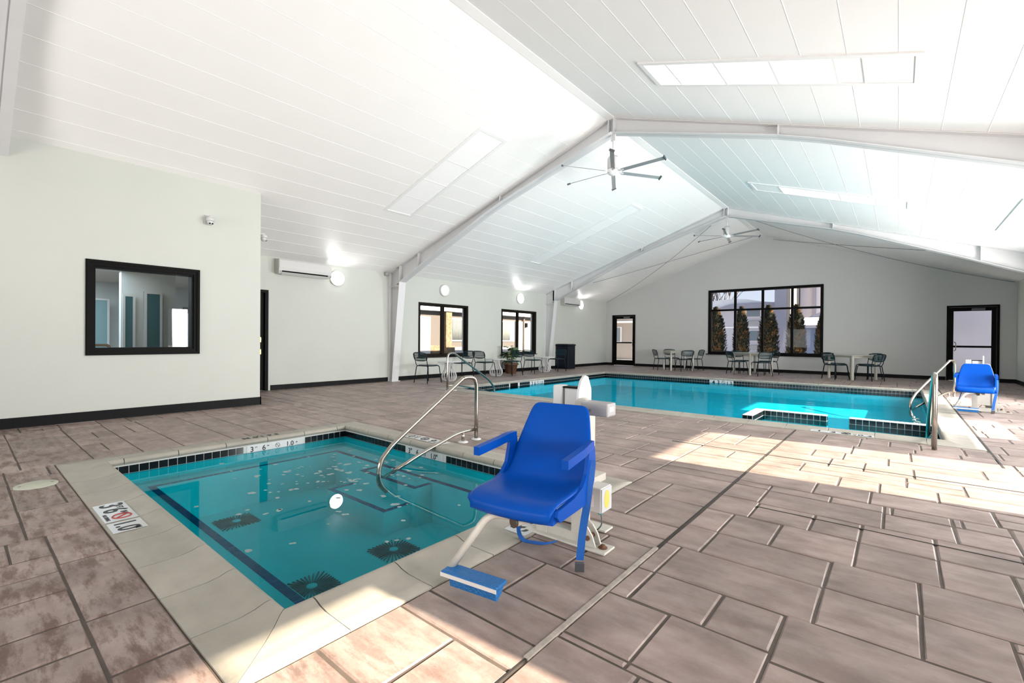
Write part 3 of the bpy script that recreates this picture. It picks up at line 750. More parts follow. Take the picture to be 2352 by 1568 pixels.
# --- hot tub
spa = thing('hot_tub', 'square sunken hot tub with pale coping and black tile band', 'hot tub', (0, 0, 0))
b = B(); coping(b, SPAO, SPA, .40); b.obj('coping', M_COPING, spa)
b = B(); grout_bed(b, SPAO, SPA); b.obj('coping_grout', M_GROUT, spa)
b = B(); shell(b, SPA, -.56, SPAO); b.obj('basin', M_SPAPL, spa)
x0, x1, y0, y1 = SPA
b = B()
for q in subtract((x0, x1, y0, y1), (x0+.28, x1-.28, y0+.28, y1-.28)): b.box((q[0], q[2], -.56), (q[1], q[3], -.20))
b.obj('bench', M_SPAPL, spa)
b = B(); z = -.1985
for q in subtract((x0+.225, x1-.225, y0+.225, y1-.225), (x0+.275, x1-.275, y0+.275, y1-.275)):
    lx, ly = q[1]-q[0], q[3]-q[2]; n = int(max(lx, ly)/.055)
    for k in range(max(1, n)):
        if lx > ly: b.box((q[0]+lx*k/n+.002, q[2], -.20), (q[0]+lx*(k+1)/n-.002, q[3], z))
        else: b.box((q[0], q[2]+ly*k/n+.002, -.20), (q[1], q[2]+ly*(k+1)/n-.002, z))
b.obj('bench_tiles', M_NAVY, spa)
for (xa, xb, yf, zt) in ((-4.12, -3.25, 2.58, -.22), (-4.22, -3.30, 2.30, -.36)):
    st = B().box((xa, yf, -.56), (xb, y1, zt)).obj('step', M_SPAPL, spa); t = B()
    n = int((xb-xa)/.055)
    for k in range(n): t.box((xa+(xb-xa)*k/n+.002, yf, zt), (xa+(xb-xa)*(k+1)/n-.002, yf+.05, zt+.0015))
    for xx in (xa, xb-.05):
        for k in range(4): t.box((xx, yf+.055+.055*k, zt), (xx+.05, yf+.107+.055*k, zt+.0015))
    t.obj('step_tiles', M_NAVY, st)
b = B(); e = .003
for q in subtract(SPA, (x0+e, x1-e, y0+e, y1-e)): b.box((q[0], q[2], -.115), (q[1], q[3], -.028))
b.obj('tile_grout', M_GROUT, spa)
b = B(); tiles(b, SPA, -.035, 1, .0705, [('L', 1.945, 2.53), ('F', -3.98, -3.41)]); b.obj('tile_band', M_TILE, spa)
def drain(cx, cy_, wall=False):
    b = B(); R_ = .155
    for k in range(36):
        a = 2*pi*k/36
        L = R_/max(abs(cos(a)), abs(sin(a)))
        b.box((.035, -.0035, 0), (L, .0035, .008), Matrix.Translation((cx, cy_, -.557)) @ Matrix.Rotation(a, 4, 'Z'))
    dr = b.obj('drain_grate', mat('drain_bars', (.10, .13, .13), .5), spa)
    B().lathe([(.034, 0), (.034, .012), (.0, .012)], (cx, cy_, -.557), 16).obj('drain_cap', M_PLASTER, dr)
    B().box((cx-.16, cy_-.16, -.5595), (cx+.16, cy_+.16, -.5575)).obj('drain_plate', M_SPAPL, dr)
drain(-2.98, 1.52); drain(-3.02, 2.5 - .3); drain(-4.55, 1.62)
for (cx, cz) in ((2.2, -.35),): B().lathe([(.04, 0), (.04, .012), (.0, .012)], (x0+.22, cx, cz), 16, Matrix.Rotation(pi/2, 4, 'Y')).obj('jet', M_DGREY, spa)
water(SPA, SWZ, 'water', M_WSPA, spa)
marker(spa, 'white depth tile reading 3 6 no diving 1.0 on the left coping', (-3.945, .562, .0055), (1, 0, 0), (0, 1, 0), (0, 0, 1), .62, .155, [('3', .02, .03, .16), ('FT', .10, .10, .045), ('6', .14, .03, .16), ('IN', .225, .10, .045), ('NO DIVING', .24, .012, .026), ('o', .325, .09, .045), ('1.0', .44, .03, .14), ('M', .585, .10, .045)], split=(.40, .435), red=True)
marker(spa, 'white depth tile reading 3 6 under the near lift', (-1.59, 2.03, .0055), (0, 1, 0), (-1, 0, 0), (0, 0, 1), .42, .15, [('3', .03, .03, .16), ('FT', .11, .10, .045), ('6', .20, .03, .16), ('IN', .29, .10, .045)], split=(.15, .17))
marker(spa, 'white depth tile on the far left tile band', (SPA[0]+.004, 1.945, -.108), (0, 1, 0), (0, 0, 1), (1, 0, 0), .585, .073, [('3', .03, .008, .075), ('FT', .08, .04, .022), ('6', .15, .008, .075), ('IN', .20, .04, .022), ('o', .31, .036, .022), ('1.0', .40, .008, .07), ('M', .51, .03, .022)])
marker(spa, 'white depth tile on the far right tile band', (-3.98, SPA[3]-.004, -.108), (1, 0, 0), (0, 0, 1), (0, -1, 0), .57, .073, [('3"', .03, .008, .075), ('6', .16, .008, .075), ('o', .29, .036, .022), ('1.0"', .38, .008, .07)])
marker(spa, 'white depth tile on the far right coping', (-3.62, 3.345, .0055), (-1, 0, 0), (0, -1, 0), (0, 0, 1), .60, .14, [('3', .03, .03, .14), ('FT', .11, .09, .04), ('6', .16, .03, .14), ('o', .33, .07, .045), ('1.0', .42, .03, .13)])
mk = B().add(text_bm('3 6 1.0 M', .10, basis((SPAO[0]+.06, 2.36, .0055), (0, -1, 0), (1, 0, 0), (0, 0, 1)))).obj('depth_lettering', M_INK, spa)
# foam flecks floating on the hot tub: one uncountable scatter
b = B(); rf = random.Random(5)
for k in range(120):
    if k < 75: px, py = rf.gauss(-3.75, .42), rf.gauss(2.15, .42)
    else: px, py = rf.uniform(-4.6, -2.1), rf.uniform(1.05, 2.8)
    if not (x0+.08 < px < x1-.08 and y0+.1 < py < y1-.1): continue
    r0 = rf.uniform(.008, .026)
    for q in range(rf.choice([1, 1, 1, 2, 3])):
        ox, oy = rf.uniform(-1, 1)*r0*1.2*(q > 0), rf.uniform(-1, 1)*r0*1.2*(q > 0)
        V = [b.bm.verts.new((px+ox+r0*rf.uniform(.7, 1.2)*cos(2*pi*i/9), py+oy+r0*rf.uniform(.6, 1.1)*sin(2*pi*i/9), SWZ+.0015+q*.0003)) for i in range(9)]
        b.bm.faces.new(V)
fo = tag(b.obj('foam', M_FOAM), 'small flecks of foam floating on the hot tub water', 'foam'); fo['kind'] = 'stuff'

# ------------------------------------------------------------------ grab rails
def rail(label, base, d, L, top, wz, flange=True):
    """base on deck, d = unit direction to the water, L = length to the waterline"""
    t = thing('grab_rail', label, 'handrail', (*base, 0), atan2(d[1], d[0]), 'stainless pool grab rails'); r_ = .0215
    P = [(0, 0, 0), (0, 0, top-.10), (.03, 0, top-.025), (.10, 0, top), (.20, 0, top-.005), (.28, 0, top-.05), (L*.80, 0, .19*top/.68), (L*.93, 0, .07), (L*.985, 0, -.02), (L, 0, wz-.02), (L-.01, 0, wz-.10), (L-.08, 0, wz-.18)]
    B().tube(bez([P[0], P[1]], 2)[:-1] + bez(P[1:], 7), r_, 12).obj('rail_tube', M_CHROME, t)
    B().tube(fillet([(0, 0, .115), (.26, 0, .115), (L*.62, 0, -.02), (L-.06, 0, wz-.05)], .12), r_*.82, 12).obj('lower_bar', M_CHROME, t)
    B().tube([(.20, 0, 0), (.20, 0, .118)], r_*.82, 12).obj('short_post', M_CHROME, t)
    for x in ((0, .20) if flange else ()): B().lathe([(.055, 0), (.055, .006), (.035, .016), (.022, .018)], (x, 0, 0), 20).obj('escutcheon', M_WHITEP, t)
    return t
rail('stainless grab rail dipping into the hot tub behind the blue chair', (-3.55, 3.66), (0, -1), 1.24, .685, SWZ)
rail('stainless grab rail at the left end of the pool by the side tables', (-7.25, 6.60), (0, 1), 1.47, .79, PWZ)
rail('stainless grab rail at the right near corner of the pool', (.29, 6.44), (0, 1), 1.40, .77, PWZ, False)
rail('stainless grab rail on the far right pool edge beside the far lift', (.86, 12.75), (-.46, -.888), 1.5, .74, PWZ)

# ------------------------------------------------------------------ pool lift
def make_lift(label, loc, rz):
    t = thing('pool_lift', label, 'pool lift', loc, rz, 'blue seat pool lifts')
    # moulded bucket seat: profile (y forward negative, z), half width, edge lift
    K = [(-.262, .342, .185, 0), (-.280, .372, .205, 0), (-.265, .394, .212, 0), (-.20, .396, .216, .004), (-.10, .388, .218, .012), (0, .384, .220, .022), (.07, .392, .220, .034),
         (.125, .425, .219, .040), (.160, .485, .217, .034), (.188, .56, .208, .020), (.212, .63, .192, .010), (.236, .70, .174, .004), (.251, .735, .162, .001), (.257, .752, .146, 0), (.259, .758, .120, 0)]
    b = B(); NS = 12; rows = []
    for i, (y, z, hw, lift) in enumerate(K):
        a = K[max(i-1, 0)]; c = K[min(i+1, len(K)-1)]; tx, tz = c[0]-a[0], c[1]-a[1]; L = sqrt(tx*tx+tz*tz) or 1; nx, nz = -tz/L, tx/L
        row = []
        for k in range(NS+1):
            s_ = -1+2*k/NS; e = abs(s_)**3*lift
            bow = -.022*(1-s_*s_) if i < 4 else 0
            row.append(b.bm.verts.new((s_*hw, y+nx*e+bow, z+nz*e)))
        rows.append(row)
    for p, q in zip(rows, rows[1:]):
        for k in range(NS): f = b.bm.faces.new([p[k], p[k+1], q[k+1], q[k]]); f.smooth = True
    st = b.obj('seat', M_BLUE, t)
    md = st.modifiers.new('thick', 'SOLIDIFY'); md.thickness = .022; md.offset = -1
    md = st.modifiers.new('round', 'SUBSURF'); md.levels = 1; md.render_levels = 1
    # thick front apron under the seat lip
    b = B(); ap = []
    for k in range(13):
        s_ = -1+2*k/12; ap.append((s_*.208, -.274-.024*(1-s_*s_)))
    b.prism([(u, v) for u, v in ap] + [(.208, -.225), (-.208, -.225)], 2, .338, .392); b.obj('front_lip', M_BLUE, st)
    for s_ in (-1, 1):
        b = B(); poly = [(-.27, .375), (-.24, .345), (-.06, .338), (.03, .335), (.10, .355), (.145, .42), (.165, .50), (.150, .585), (.115, .612), (.085, .605), (.072, .54), (.05, .47), (.0, .425), (-.10, .402), (-.26, .396)]
        b.prism(poly, 0, *(sorted((s_*.208, s_*.226)))); sp = b.obj('side_panel', M_BLUE, t)
        B().lathe([(.008, 0), (.008, .004), (.0, .005)], (s_*.226, .125, .585), 10, Matrix.Rotation(s_*pi/2, 4, 'Y')).obj('pivot_bolt', M_DGREY, sp)
        b = B(); P = fillet([(s_*.215, .13, .598), (s_*.219, .07, .598), (s_*.224, .0, .588), (s_*.226, -.20, .575)], .05, 4)
        for p, q in zip(P, P[1:]):
            v = []
            for pt in (p, q):
                for dx, dz in ((-.016, -.021), (.016, -.021), (.016, .018), (-.016, .018)): v.append(b.bm.verts.new((pt.x+dx, pt.y, pt.z+dz)))
            for f in ((0,1,5,4),(1,2,6,5),(2,3,7,6),(3,0,4,7)): b.bm.faces.new([v[i] for i in f])
            b.bm.faces.new(v[:4]); b.bm.faces.new(v[4:])
        b.obj('armrest', M_BLUE, t)
    # footrest on its bent tube
    b = B(); b.rbox((-.235, -.445, .098), (.045, -.362, .116), .005); b.prism([(-.445, .098), (-.38, .098), (-.395, .075), (-.43, .055), (-.438, .06)], 0, -.19, .04); b.obj('footrest', M_BLUE2, t)
    B().box((-.236, -.4475, .094), (.046, -.4455, .110)).obj('footrest_edge', M_WHITEP, t)
    B().tube(fillet([(.04, -.10, .325), (.02, -.24, .322), (-.10, -.275, .335), (-.225, -.39, .105)], .07), .0165, 12).obj('footrest_tube', M_LIFTW, t)
    B().tube([(.03, -.285, .322), (.085, -.16, .322)], .021, 14).obj('pivot_sleeve', M_LIFTW, t)
    B().tube([(.0285, -.291, .322), (.0325, -.280, .322)], .0235, 14).obj('sleeve_cap', mat('cap_brown', (.05, .035, .025), .5), t)
    # straps
    def ribbon(P, w, ax):
        b = B(); ax = Vector(ax); P = bez(P, 6); r_ = [[b.bm.verts.new(p+ax*s_) for s_ in (-w, w)] for p in P]
        for a, c in zip(r_, r_[1:]): b.bm.faces.new([a[0], a[1], c[1], c[0]])
        return b
    s1 = ribbon([(.230, .10, .53), (.233, .07, .45), (.228, .05, .34), (.205, .055, .2), (.19, .06, .06)], .018, (.90, .42, 0)).obj('strap', M_STRAP, t)
    s1.modifiers.new('t', 'SOLIDIFY').thickness = .003
    b = B(); b.rbox((-.022, -.004, 0), (.022, .006, .055), .003, Matrix.Translation((.188, .062, .004)) @ Matrix.Rotation(radians(25), 4, 'Z') @ Matrix.Rotation(radians(18), 4, 'X')); b.obj('buckle', M_DGREY, s1)
    s2 = ribbon([(-.15, .10, .34), (-.19, .15, .2), (-.22, .19, .07), (-.20, .21, .012), (-.14, .22, .008), (-.08, .235, .010), (-.03, .27, .02)], .015, (.4, .55, .35)).obj('strap', M_STRAP, t)
    s2.modifiers.new('t', 'SOLIDIFY').thickness = .003
    # chassis: base plate, side frame, mast, housing
    b = B(); b.rbox((-.335, .305, 0), (.178, .425, .013), .005); b.rbox((-.30, .56, 0), (.05, .66, .013), .005); b.obj('base_plate', M_LIFTW, t)
    for (bx, by) in ((.138, .365), (-.30, .61)):
        B().lathe([(.024, 0), (.024, .004), (.013, .005), (.013, .016), (0, .018)], (bx, by, .013), 12).obj('anchor_bolt', M_RUST, t)
    b = B(); b.box((-.24, .345, .013), (.03, .385, .06)); b.box((-.27, .335, .013), (-.20, .395, .30)); b.box((-.20, .36, .10), (.0, .372, .31)); b.box((-.04, .34, .06), (.02, .39, .33)); b.box((-.25, .36, .29), (.02, .62, .33)); b.obj('side_frame', M_LIFTW, t)
    b = B()
    for yy in (.335, .392): b.prism([(.03, .013), (.11, .013), (.09, .07), (.06, .11), (.03, .13)], 1, yy, yy+.010)
    br = b.obj('bracket', M_LIFTW, t)
    B().tube([(.065, .325, .055), (.065, .412, .055)], .013, 10).obj('bracket_bolt', M_RUST, br)
    b = B(); b.rbox((-.115, .46, .013), (-.045, .56, .56), .006); b.rbox((-.105, .55, .30), (-.055, .63, .70), .006); b.obj('mast', M_LIFTW, t)
    b = B(); b.rbox((-.355, .62, .42), (-.285, .70, .815), .010); b.rbox((-.275, .63, .42), (-.165, .70, .80), .008); b.obj('mast_housing', M_WHITEP, t)
    B().box((-.283, .625, .801), (-.152, .70, .810)).obj('housing_top', M_BLACK, t)
    b = B(); fin = [(.56, .52), (.56, .70), (.575, .80), (.60, .855), (.64, .885), (.68, .875), (.72, .80), (.72, .52)]
    b.prism(fin, 0, -.150, -.135); b.obj('fin_plate', M_WHITEP, t)
    b = B(); b.rbox((-.15, .52, .62), (-.06, .60, .70), .012); b.lathe([(.045, -.02), (.045, .02)], (-.10, .56, .715), 18, Matrix.Rotation(pi/2, 4, 'X')); b.obj('lift_arm', M_LIFTW, t)
    b = B(); b.tube([(-.02, .42, .08), (-.06, .50, .55)], .024, 12); b.tube([(-.02, .42, .05), (-.04, .46, .3)], .032, 12); b.obj('actuator', M_LIFTW, t)
    b = B(); b.rbox((-.035, .42, .685), (.13, .52, .758), .008); bt = b.obj('battery_box', M_GREY, t)
    B().box((.1302, .44, .712), (.1310, .49, .738)).obj('battery_label', M_MARK, bt)
    B().tube(bez([(.03, .419, .72), (.0, .40, .66), (-.03, .44, .56), (-.04, .45, .45)], 6), .004, 6).obj('cable', M_DGREY, bt)
    b = B(); b.rbox((.02, .40, .17), (.105, .52, .305), .006); cb = b.obj('control_box', M_LGREY, t)
    B().box((.1055, .405, .175), (.1100, .515, .30)).obj('control_face', M_MARK, cb)
    b = B(); V = []
    for k in range(24): V.append((.1108, .46+.030*cos(2*pi*k/24), .238+.050*sin(2*pi*k/24)))
    b.face(V); b.obj('control_decal', M_YELLOW, cb)
    B().box((.045, .3990, .20), (.063, .3998, .265)).obj('control_label', mat('label_pink', (.7, .6, .58), .5), cb)
    B().tube(bez([(.07, .46, .17), (.085, .45, .10), (.06, .43, .06), (.03, .44, .04)], 6), .004, 6).obj('cable', M_DGREY, cb)
    B().lathe([(.012, 0), (.012, .025)], (.07, .46, .147), 10).obj('cable_gland', mat('gland_teal', (.02, .30, .36), .5), cb)
    return t
CHASSIS = ('base_plate', 'anchor_bolt', 'side_frame', 'bracket', 'mast', 'mast_housing', 'housing_top', 'fin_plate', 'lift_arm', 'actuator', 'battery_box', 'control_box')
lift = make_lift('blue seated pool lift standing at the corner of the hot tub', (-1.325, 1.80, 0), radians(9))
lift2 = dup(lift, (.93, 10.22, 0), radians(-6), 'blue seated pool lift beside the large pool, before the glass door')
for root, rz, dx in ((lift, -8, .015), (lift2, 0, .22)):          # the seat arm slews on the mast
    for c in bpy.data.objects:
        if c.parent == root and c.name.split('.')[0] in CHASSIS: c.rotation_euler = (0, 0, radians(rz)); c.location = (dx - (.24 if dx > .1 and c.name.split('.')[0] in ('battery_box', 'control_box') else 0), 0, 0)

# ------------------------------------------------------------------ chairs and tables
def make_chair():
    t = thing('patio_chair', 'x', 'chair', (0, 0, 0), 0)
    b = B(); N = 20; V0 = []; V1 = []
    for k in range(N):
        a = 2*pi*k/N; cx = abs(cos(a))**.55*(1 if cos(a) > 0 else -1); sy = abs(sin(a))**.55*(1 if sin(a) > 0 else -1)
        V0.append((.205*cx, .20*sy)); 
    b.prism(V0, 2, .425, .443); b.obj('seat', M_TEAL, t)
    B().tube([(.205*u/.205, v*.98, .421) for u, v in V0], .011, 6, closed=True).obj('seat_frame', M_TEALD, t)
    for sx_ in (-1, 1):
        for sy_ in (-1, 1):
            B().tube(fillet([(sx_*.10, sy_*.185, .421), (sx_*.195, sy_*.195, .421), (sx_*.235, sy_*.245, 0)], .06), .0115, 7).obj('leg', M_TEALD, t)
    bk = B(); n = 8
    for k in range(n):
        z = .562+.178*k/(n-1); u = (k/(n-1))*2-1; hw = .225*(1-abs(u)**3*.22); P = []
        for i in range(7):
            s_ = -1+2*i/6; P.append((s_*hw, -.235-.055*(z-.56)/.18-.035*(1-s_*s_), z))
        for p, q in zip(P, P[1:]):
            v = []
            for pt in (p, q):
                for dy, dz in ((-.005, -.0085), (.005, -.0085), (.005, .0085), (-.005, .0085)): v.append(bk.bm.verts.new((pt[0], pt[1]+dy, pt[2]+dz)))
            for f in ((0,1,5,4),(1,2,6,5),(2,3,7,6),(3,0,4,7)): bk.bm.faces.new([v[i_] for i_ in f])
            bk.bm.faces.new(v[:4]); bk.bm.faces.new(v[4:])
    bk.obj('backrest', M_TEAL, t)
    fr = B()
    out = []
    for k in range(28):
        a = 2*pi*k/28; cx = abs(cos(a))**.6*(1 if cos(a) > 0 else -1); sz = abs(sin(a))**.6*(1 if sin(a) > 0 else -1)
        z = .651+.105*sz; out.append((.232*cx, -.235-.055*(z-.56)/.18-.035*(1-cx*cx), z))
    fr.tube(out, .009, 6, closed=True)
    for s_ in (-1, 1): fr.tube(bez([(s_*.19, -.185, .42), (s_*.20, -.215, .47), (s_*.205, -.235, .56), (s_*.205, -.285, .74)], 4), .010, 7)
    fr.obj('back_frame', M_TEALD, t)
    return t
chair0 = make_chair(); first = [True]
def chair(x, y, face_deg, label, group):
    """face_deg: heading the sitter looks towards, degrees from +x"""
    rz = radians(face_deg-90)
    if first[0]:
        first[0] = False; chair0.location = (x, y, 0); chair0.rotation_euler = (0, 0, rz); chair0['label'] = label; chair0['group'] = group
    else: dup(chair0, (x, y, 0), rz, label, group)
G1 = 'teal slatted chairs along the left wall'; G2 = 'teal slatted chairs at the far square tables'
def make_side():
    t = thing('side_table', 'x', 'table', (0, 0, 0), 0, 'white wire-base side tables')
    B().lathe([(.0, .488), (.30, .488), (.322, .493), (.325, .500), (.318, .506), (0, .506)], seg=36, caps=False).obj('tabletop', M_WIRE, t)
    b = B()
    for k in range(18):
        a = 2*pi*k/18; b.tube(bez([(r_*cos(a), r_*sin(a), z) for r_, z in ((.115, .486), (.105, .42), (.125, .30), (.185, .18), (.195, .10), (.165, .03), (.13, .006))], 4), .0075, 6)
    for r_, z in ((.115, .482), (.13, .007)): b.tube([(r_*cos(2*pi*k/24), r_*sin(2*pi*k/24), z) for k in range(24)], .008, 6, closed=True)
    b.obj('wire_base', M_WIRE, t); return t
sd0 = make_side(); sd0.location = (-9.02, 8.27, 0); sd0['label'] = 'round white wire-base side table under the nearer left window'
dup(sd0, (-9.28, 10.40, 0), 0, 'round white wire-base side table just left of the potted plant')
dup(sd0, (-9.22, 12.80, 0), 0, 'round white wire-base side table nearest the black bin')
chair(-9.07, 7.60, 94, 'teal slatted chair nearest the first steel column', G1)
chair(-9.40, 9.10, 272, 'teal slatted chair right of the first side table, facing it', G1)
chair(-9.22, 9.84, 92, 'teal slatted chair left of the second side table, its seat turned to the plant', G1)
chair(-9.08, 10.90, 268, 'teal slatted chair with the potted plant behind it', G1)
chair(-9.18, 12.10, 92, 'teal slatted chair between the potted plant and the last side table', G1)
chair(-9.14, 13.40, 268, 'teal slatted chair beside the black bin', G1)
def make_table():
    t = thing('patio_table', 'x', 'table', (0, 0, 0), 0, 'off-white square tables by the far wall')
    b = B(); b.rbox((-.44, -.44, .685), (.44, .44, .715), .012); b.obj('tabletop', M_TABLE, t)
    b = B(); 
    for q in subtract((-.40, .40, -.40, .40), (-.375, .375, -.375, .375)): b.box((q[0], q[2], .635), (q[1], q[3], .685))
    b.obj('apron', M_TABLE, t)
    for sx_ in (-1, 1):
        for sy_ in (-1, 1): B().rbox((sx_*.395-.028, sy_*.395-.028, 0), (sx_*.395+.028, sy_*.395+.028, .69), .008).obj('leg', M_TABLE, t)
    return t
tb0 = make_table(); TA = [(-6.28, 17.16, 40), (-3.72, 16.92, 50), (-1.06, 16.98, 50)]
tb0.location = (*TA[0][:2], 0); tb0.rotation_euler = (0, 0, radians(TA[0][2])); tb0['label'] = 'off-white square table left of the wide window, near the far left door'
dup(tb0, (*TA[1][:2], 0), radians(TA[1][2]), 'off-white square table standing under the wide window')
dup(tb0, (*TA[2][:2], 0), radians(TA[2][2]), 'off-white square table right of the wide window')
names = [['at the back of the left far table against the wall', 'at the left far table with its back to the pool', 'on the right side of the left far table, towards the window', 'on the left side of the left far table, towards the door'],
         ['half hidden behind the table under the window', 'under the window with its back to the pool', 'at the right end of the table under the window', 'at the left end of the table under the window'],
         ['at the back left of the table right of the window', 'at the rightmost far table, front right', 'at the back right of the rightmost far table', 'at the rightmost far table, front left']]
for (tx, ty, ta), nm in zip(TA, names):
    for k, lab in zip((ta+90, ta-90, ta, ta+180), nm):
        d = .60 if tx < -5 else .56
        if k == ta-90 and -5 < tx < -2: k -= 16; d = .66
        chair(tx+d*cos(radians(k)), ty+d*sin(radians(k)), k+180+rng.uniform(-6, 6), 'teal slatted chair '+lab, G2)

# ------------------------------------------------------------------ plant, bin, wall equipment
t = thing('potted_plant', 'leafy green plant in a brown pot between the side tables', 'plant', (-9.62, 11.50, 0))
B().lathe([(.155, 0), (.165, .01), (.215, .27), (.235, .275), (.24, .335), (.222, .34), (.215, .30), (0, .295)], seg=28, caps=False).obj('pot', M_POT, t)
B().lathe([(.212, .298), (0, .305)], seg=20, caps=False).obj('soil', M_SOIL, t)
rp_ = random.Random(3); lf = B(); stb = B()
for k in range(46):
    a = rp_.uniform(0, 2*pi); h = rp_.uniform(.36, .88); r_ = rp_.uniform(.02, .24)*(1.15-.55*abs(h-.55)/.4)
    tip = Vector((r_*cos(a), r_*sin(a)*.8, h)); 
    if k % 2 == 0: stb.tube(bez([(0.03*cos(a), .03*sin(a), .29), tip*.6+Vector((0, 0, .12)), tip], 4), .005, 5)
    d = Vector((cos(a), sin(a), rp_.uniform(-.7, .35))).normalized(); s_ = d.cross(Vector((0, 0, 1))).normalized(); L = rp_.uniform(.11, .19); wv = L*.42; up = s_.cross(d)*.02
    prof = [(0, 0), (.2, .75), (.5, 1), (.8, .6), (1, 0)]
    le = [lf.bm.verts.new(tip+d*(L*u)-s_*(wv*v)-up*u*u*3) for u, v in prof[1:4]]; ri = [lf.bm.verts.new(tip+d*(L*u)+s_*(wv*v)-up*u*u*3) for u, v in prof[1:4]]
    ce = [lf.bm.verts.new(tip+d*(L*u)+up-up*u*u*3) for u, v in prof]
    for i in range(2): lf.bm.faces.new([le[i], ce[i+1], ce[i+2], le[i+1]]); lf.bm.faces.new([ce[i+1], ri[i], ri[i+1], ce[i+2]])
    lf.bm.faces.new([ce[0], ce[1], le[0]]); lf.bm.faces.new([ce[0], ri[0], ce[1]]); lf.bm.faces.new([le[2], ce[3], ce[4]]); lf.bm.faces.new([ce[3], ri[2], ce[4]])
stb.obj('stem', M_STEM, t); lf.obj('foliage', M_LEAF, t)

t = thing('trash_bin', 'tall black lidded bin behind the second steel column', 'bin', (-9.72, 14.86, 0))
b = B(); b.rbox((-.27, -.25, .0), (.27, .25, .86), .02); b.obj('bin_body', M_BIN, t)
b = B(); b.rbox((-.29, -.27, .86), (.29, .27, .925), .02); b.rbox((-.24, -.22, .922), (.24, .22, .935), .006); b.obj('bin_lid', M_BIN, t)

def aircon(label, y0, y1, z0, z1):
    t = thing('air_conditioner', label, 'air conditioner', (WL, (y0+y1)/2, z0), 0, 'white wall air conditioners'); L = (y1-y0)/2; H = z1-z0
    b = B(); b.prism([(0, .0), (.13, .0), (.19, .06), (.205, .12), (.205, H-.03), (.185, H), (0, H)], 1, -L, L); b.obj('body', M_WHITEP, t)
    B().prism([(.120, -.003), (.192, .058), (.188, .064), (.118, .006)], 1, -L+.06, L-.06).obj('air_outlet', M_BLACK, t)
    B().prism([(.105, -.012), (.165, .030), (.170, .025), (.11, -.018)], 1, -L+.07, L-.07).obj('louver', M_WHITEP, t)
    for s_ in (-1, 1): B().box((0.002, s_*L+(.0005 if s_ > 0 else -.012), .012), (.198, s_*L+(.012 if s_ > 0 else -.0005), H-.012)).obj('end_cap', M_LGREY, t)
aircon('white wall air conditioner above the black side door', 4.29, 5.42, 2.43, 2.735)
aircon('white wall air conditioner beyond the second steel column', 14.93, 16.08, 2.43, 2.72)
def wall_light(label, y, z, lit):
    t = thing('wall_light', label, 'wall light', (WL, y, z), 0, 'round white wall lights'); M = Matrix.Rotation(pi/2, 4, 'Y')
    B().lathe([(.172, 0), (.172, .05), (.165, .055)], seg=36, M=M, caps=False).obj('rim', M_WHITEP, t)
    B().lathe([(.168, .02), (.165, .062), (.14, .075), (.08, .082), (0, .084)], seg=36, M=M, caps=False).obj('diffuser', M_LAMP if lit else M_LAMPOFF, t)
    return t
wall_light('round wall light glowing beside the near air conditioner', 5.66, 2.475, True)
wall_light('round wall light switched off above the nearer left window', 8.97, 2.475, False)
wall_light('round wall light glowing above the window behind the plant', 12.42, 2.495, True)
wall_light('round wall light glowing in the far left corner bay', 16.36, 2.51, True)
def camera_thing(label, M):
    t = thing('security_camera', label, 'security camera', (0, 0, 0), 0, 'white dome cameras'); t.matrix_world = M
    B().rbox((-.05, 0, -.075), (.05, .012, .075), .004).obj('wall_plate', M_WHITEP, t)
    B().tube(fillet([(0, .01, .03), (0, .09, .03), (0, .09, .0)], .03), .028, 12).obj('bracket', M_WHITEP, t)
    B().lathe([(.052, .02), (.058, .0), (.058, -.02), (.05, -.03)], (0, .09, 0), 20).obj('collar', M_WHITEP, t)
    e = B().lathe([(.001, -.088), (.025, -.082), (.042, -.062), (.046, -.04), (.042, -.02)], (0, .09, 0), 20).obj('camera_ball', M_WHITEP, t)
    b = B()
    for s_ in (-.018, .018): b.lathe([(.011, 0), (.011, .006), (0, .007)], (s_, .126, -.068), 10, Matrix.Rotation(radians(-125), 4, 'X'))
    b.obj('lens', M_BLACK, e)
camera_thing('white dome camera on the face of the lobby partition', Matrix.Translation((VOLX, 2.45, 2.86)) @ Matrix.Rotation(-pi/2, 4, 'Z'))
camera_thing('white dome camera on the end of the lobby partition, seen edge-on', Matrix.Translation((VOLX-.11, VOLY, 2.78)))
t = tag(B().rbox((WL+.005, 6.95, 2.685), (WL+.10, 7.06, 2.765), .01).obj('speaker', M_GREY), 'small grey box high on the wall beside the first column', 'speaker')

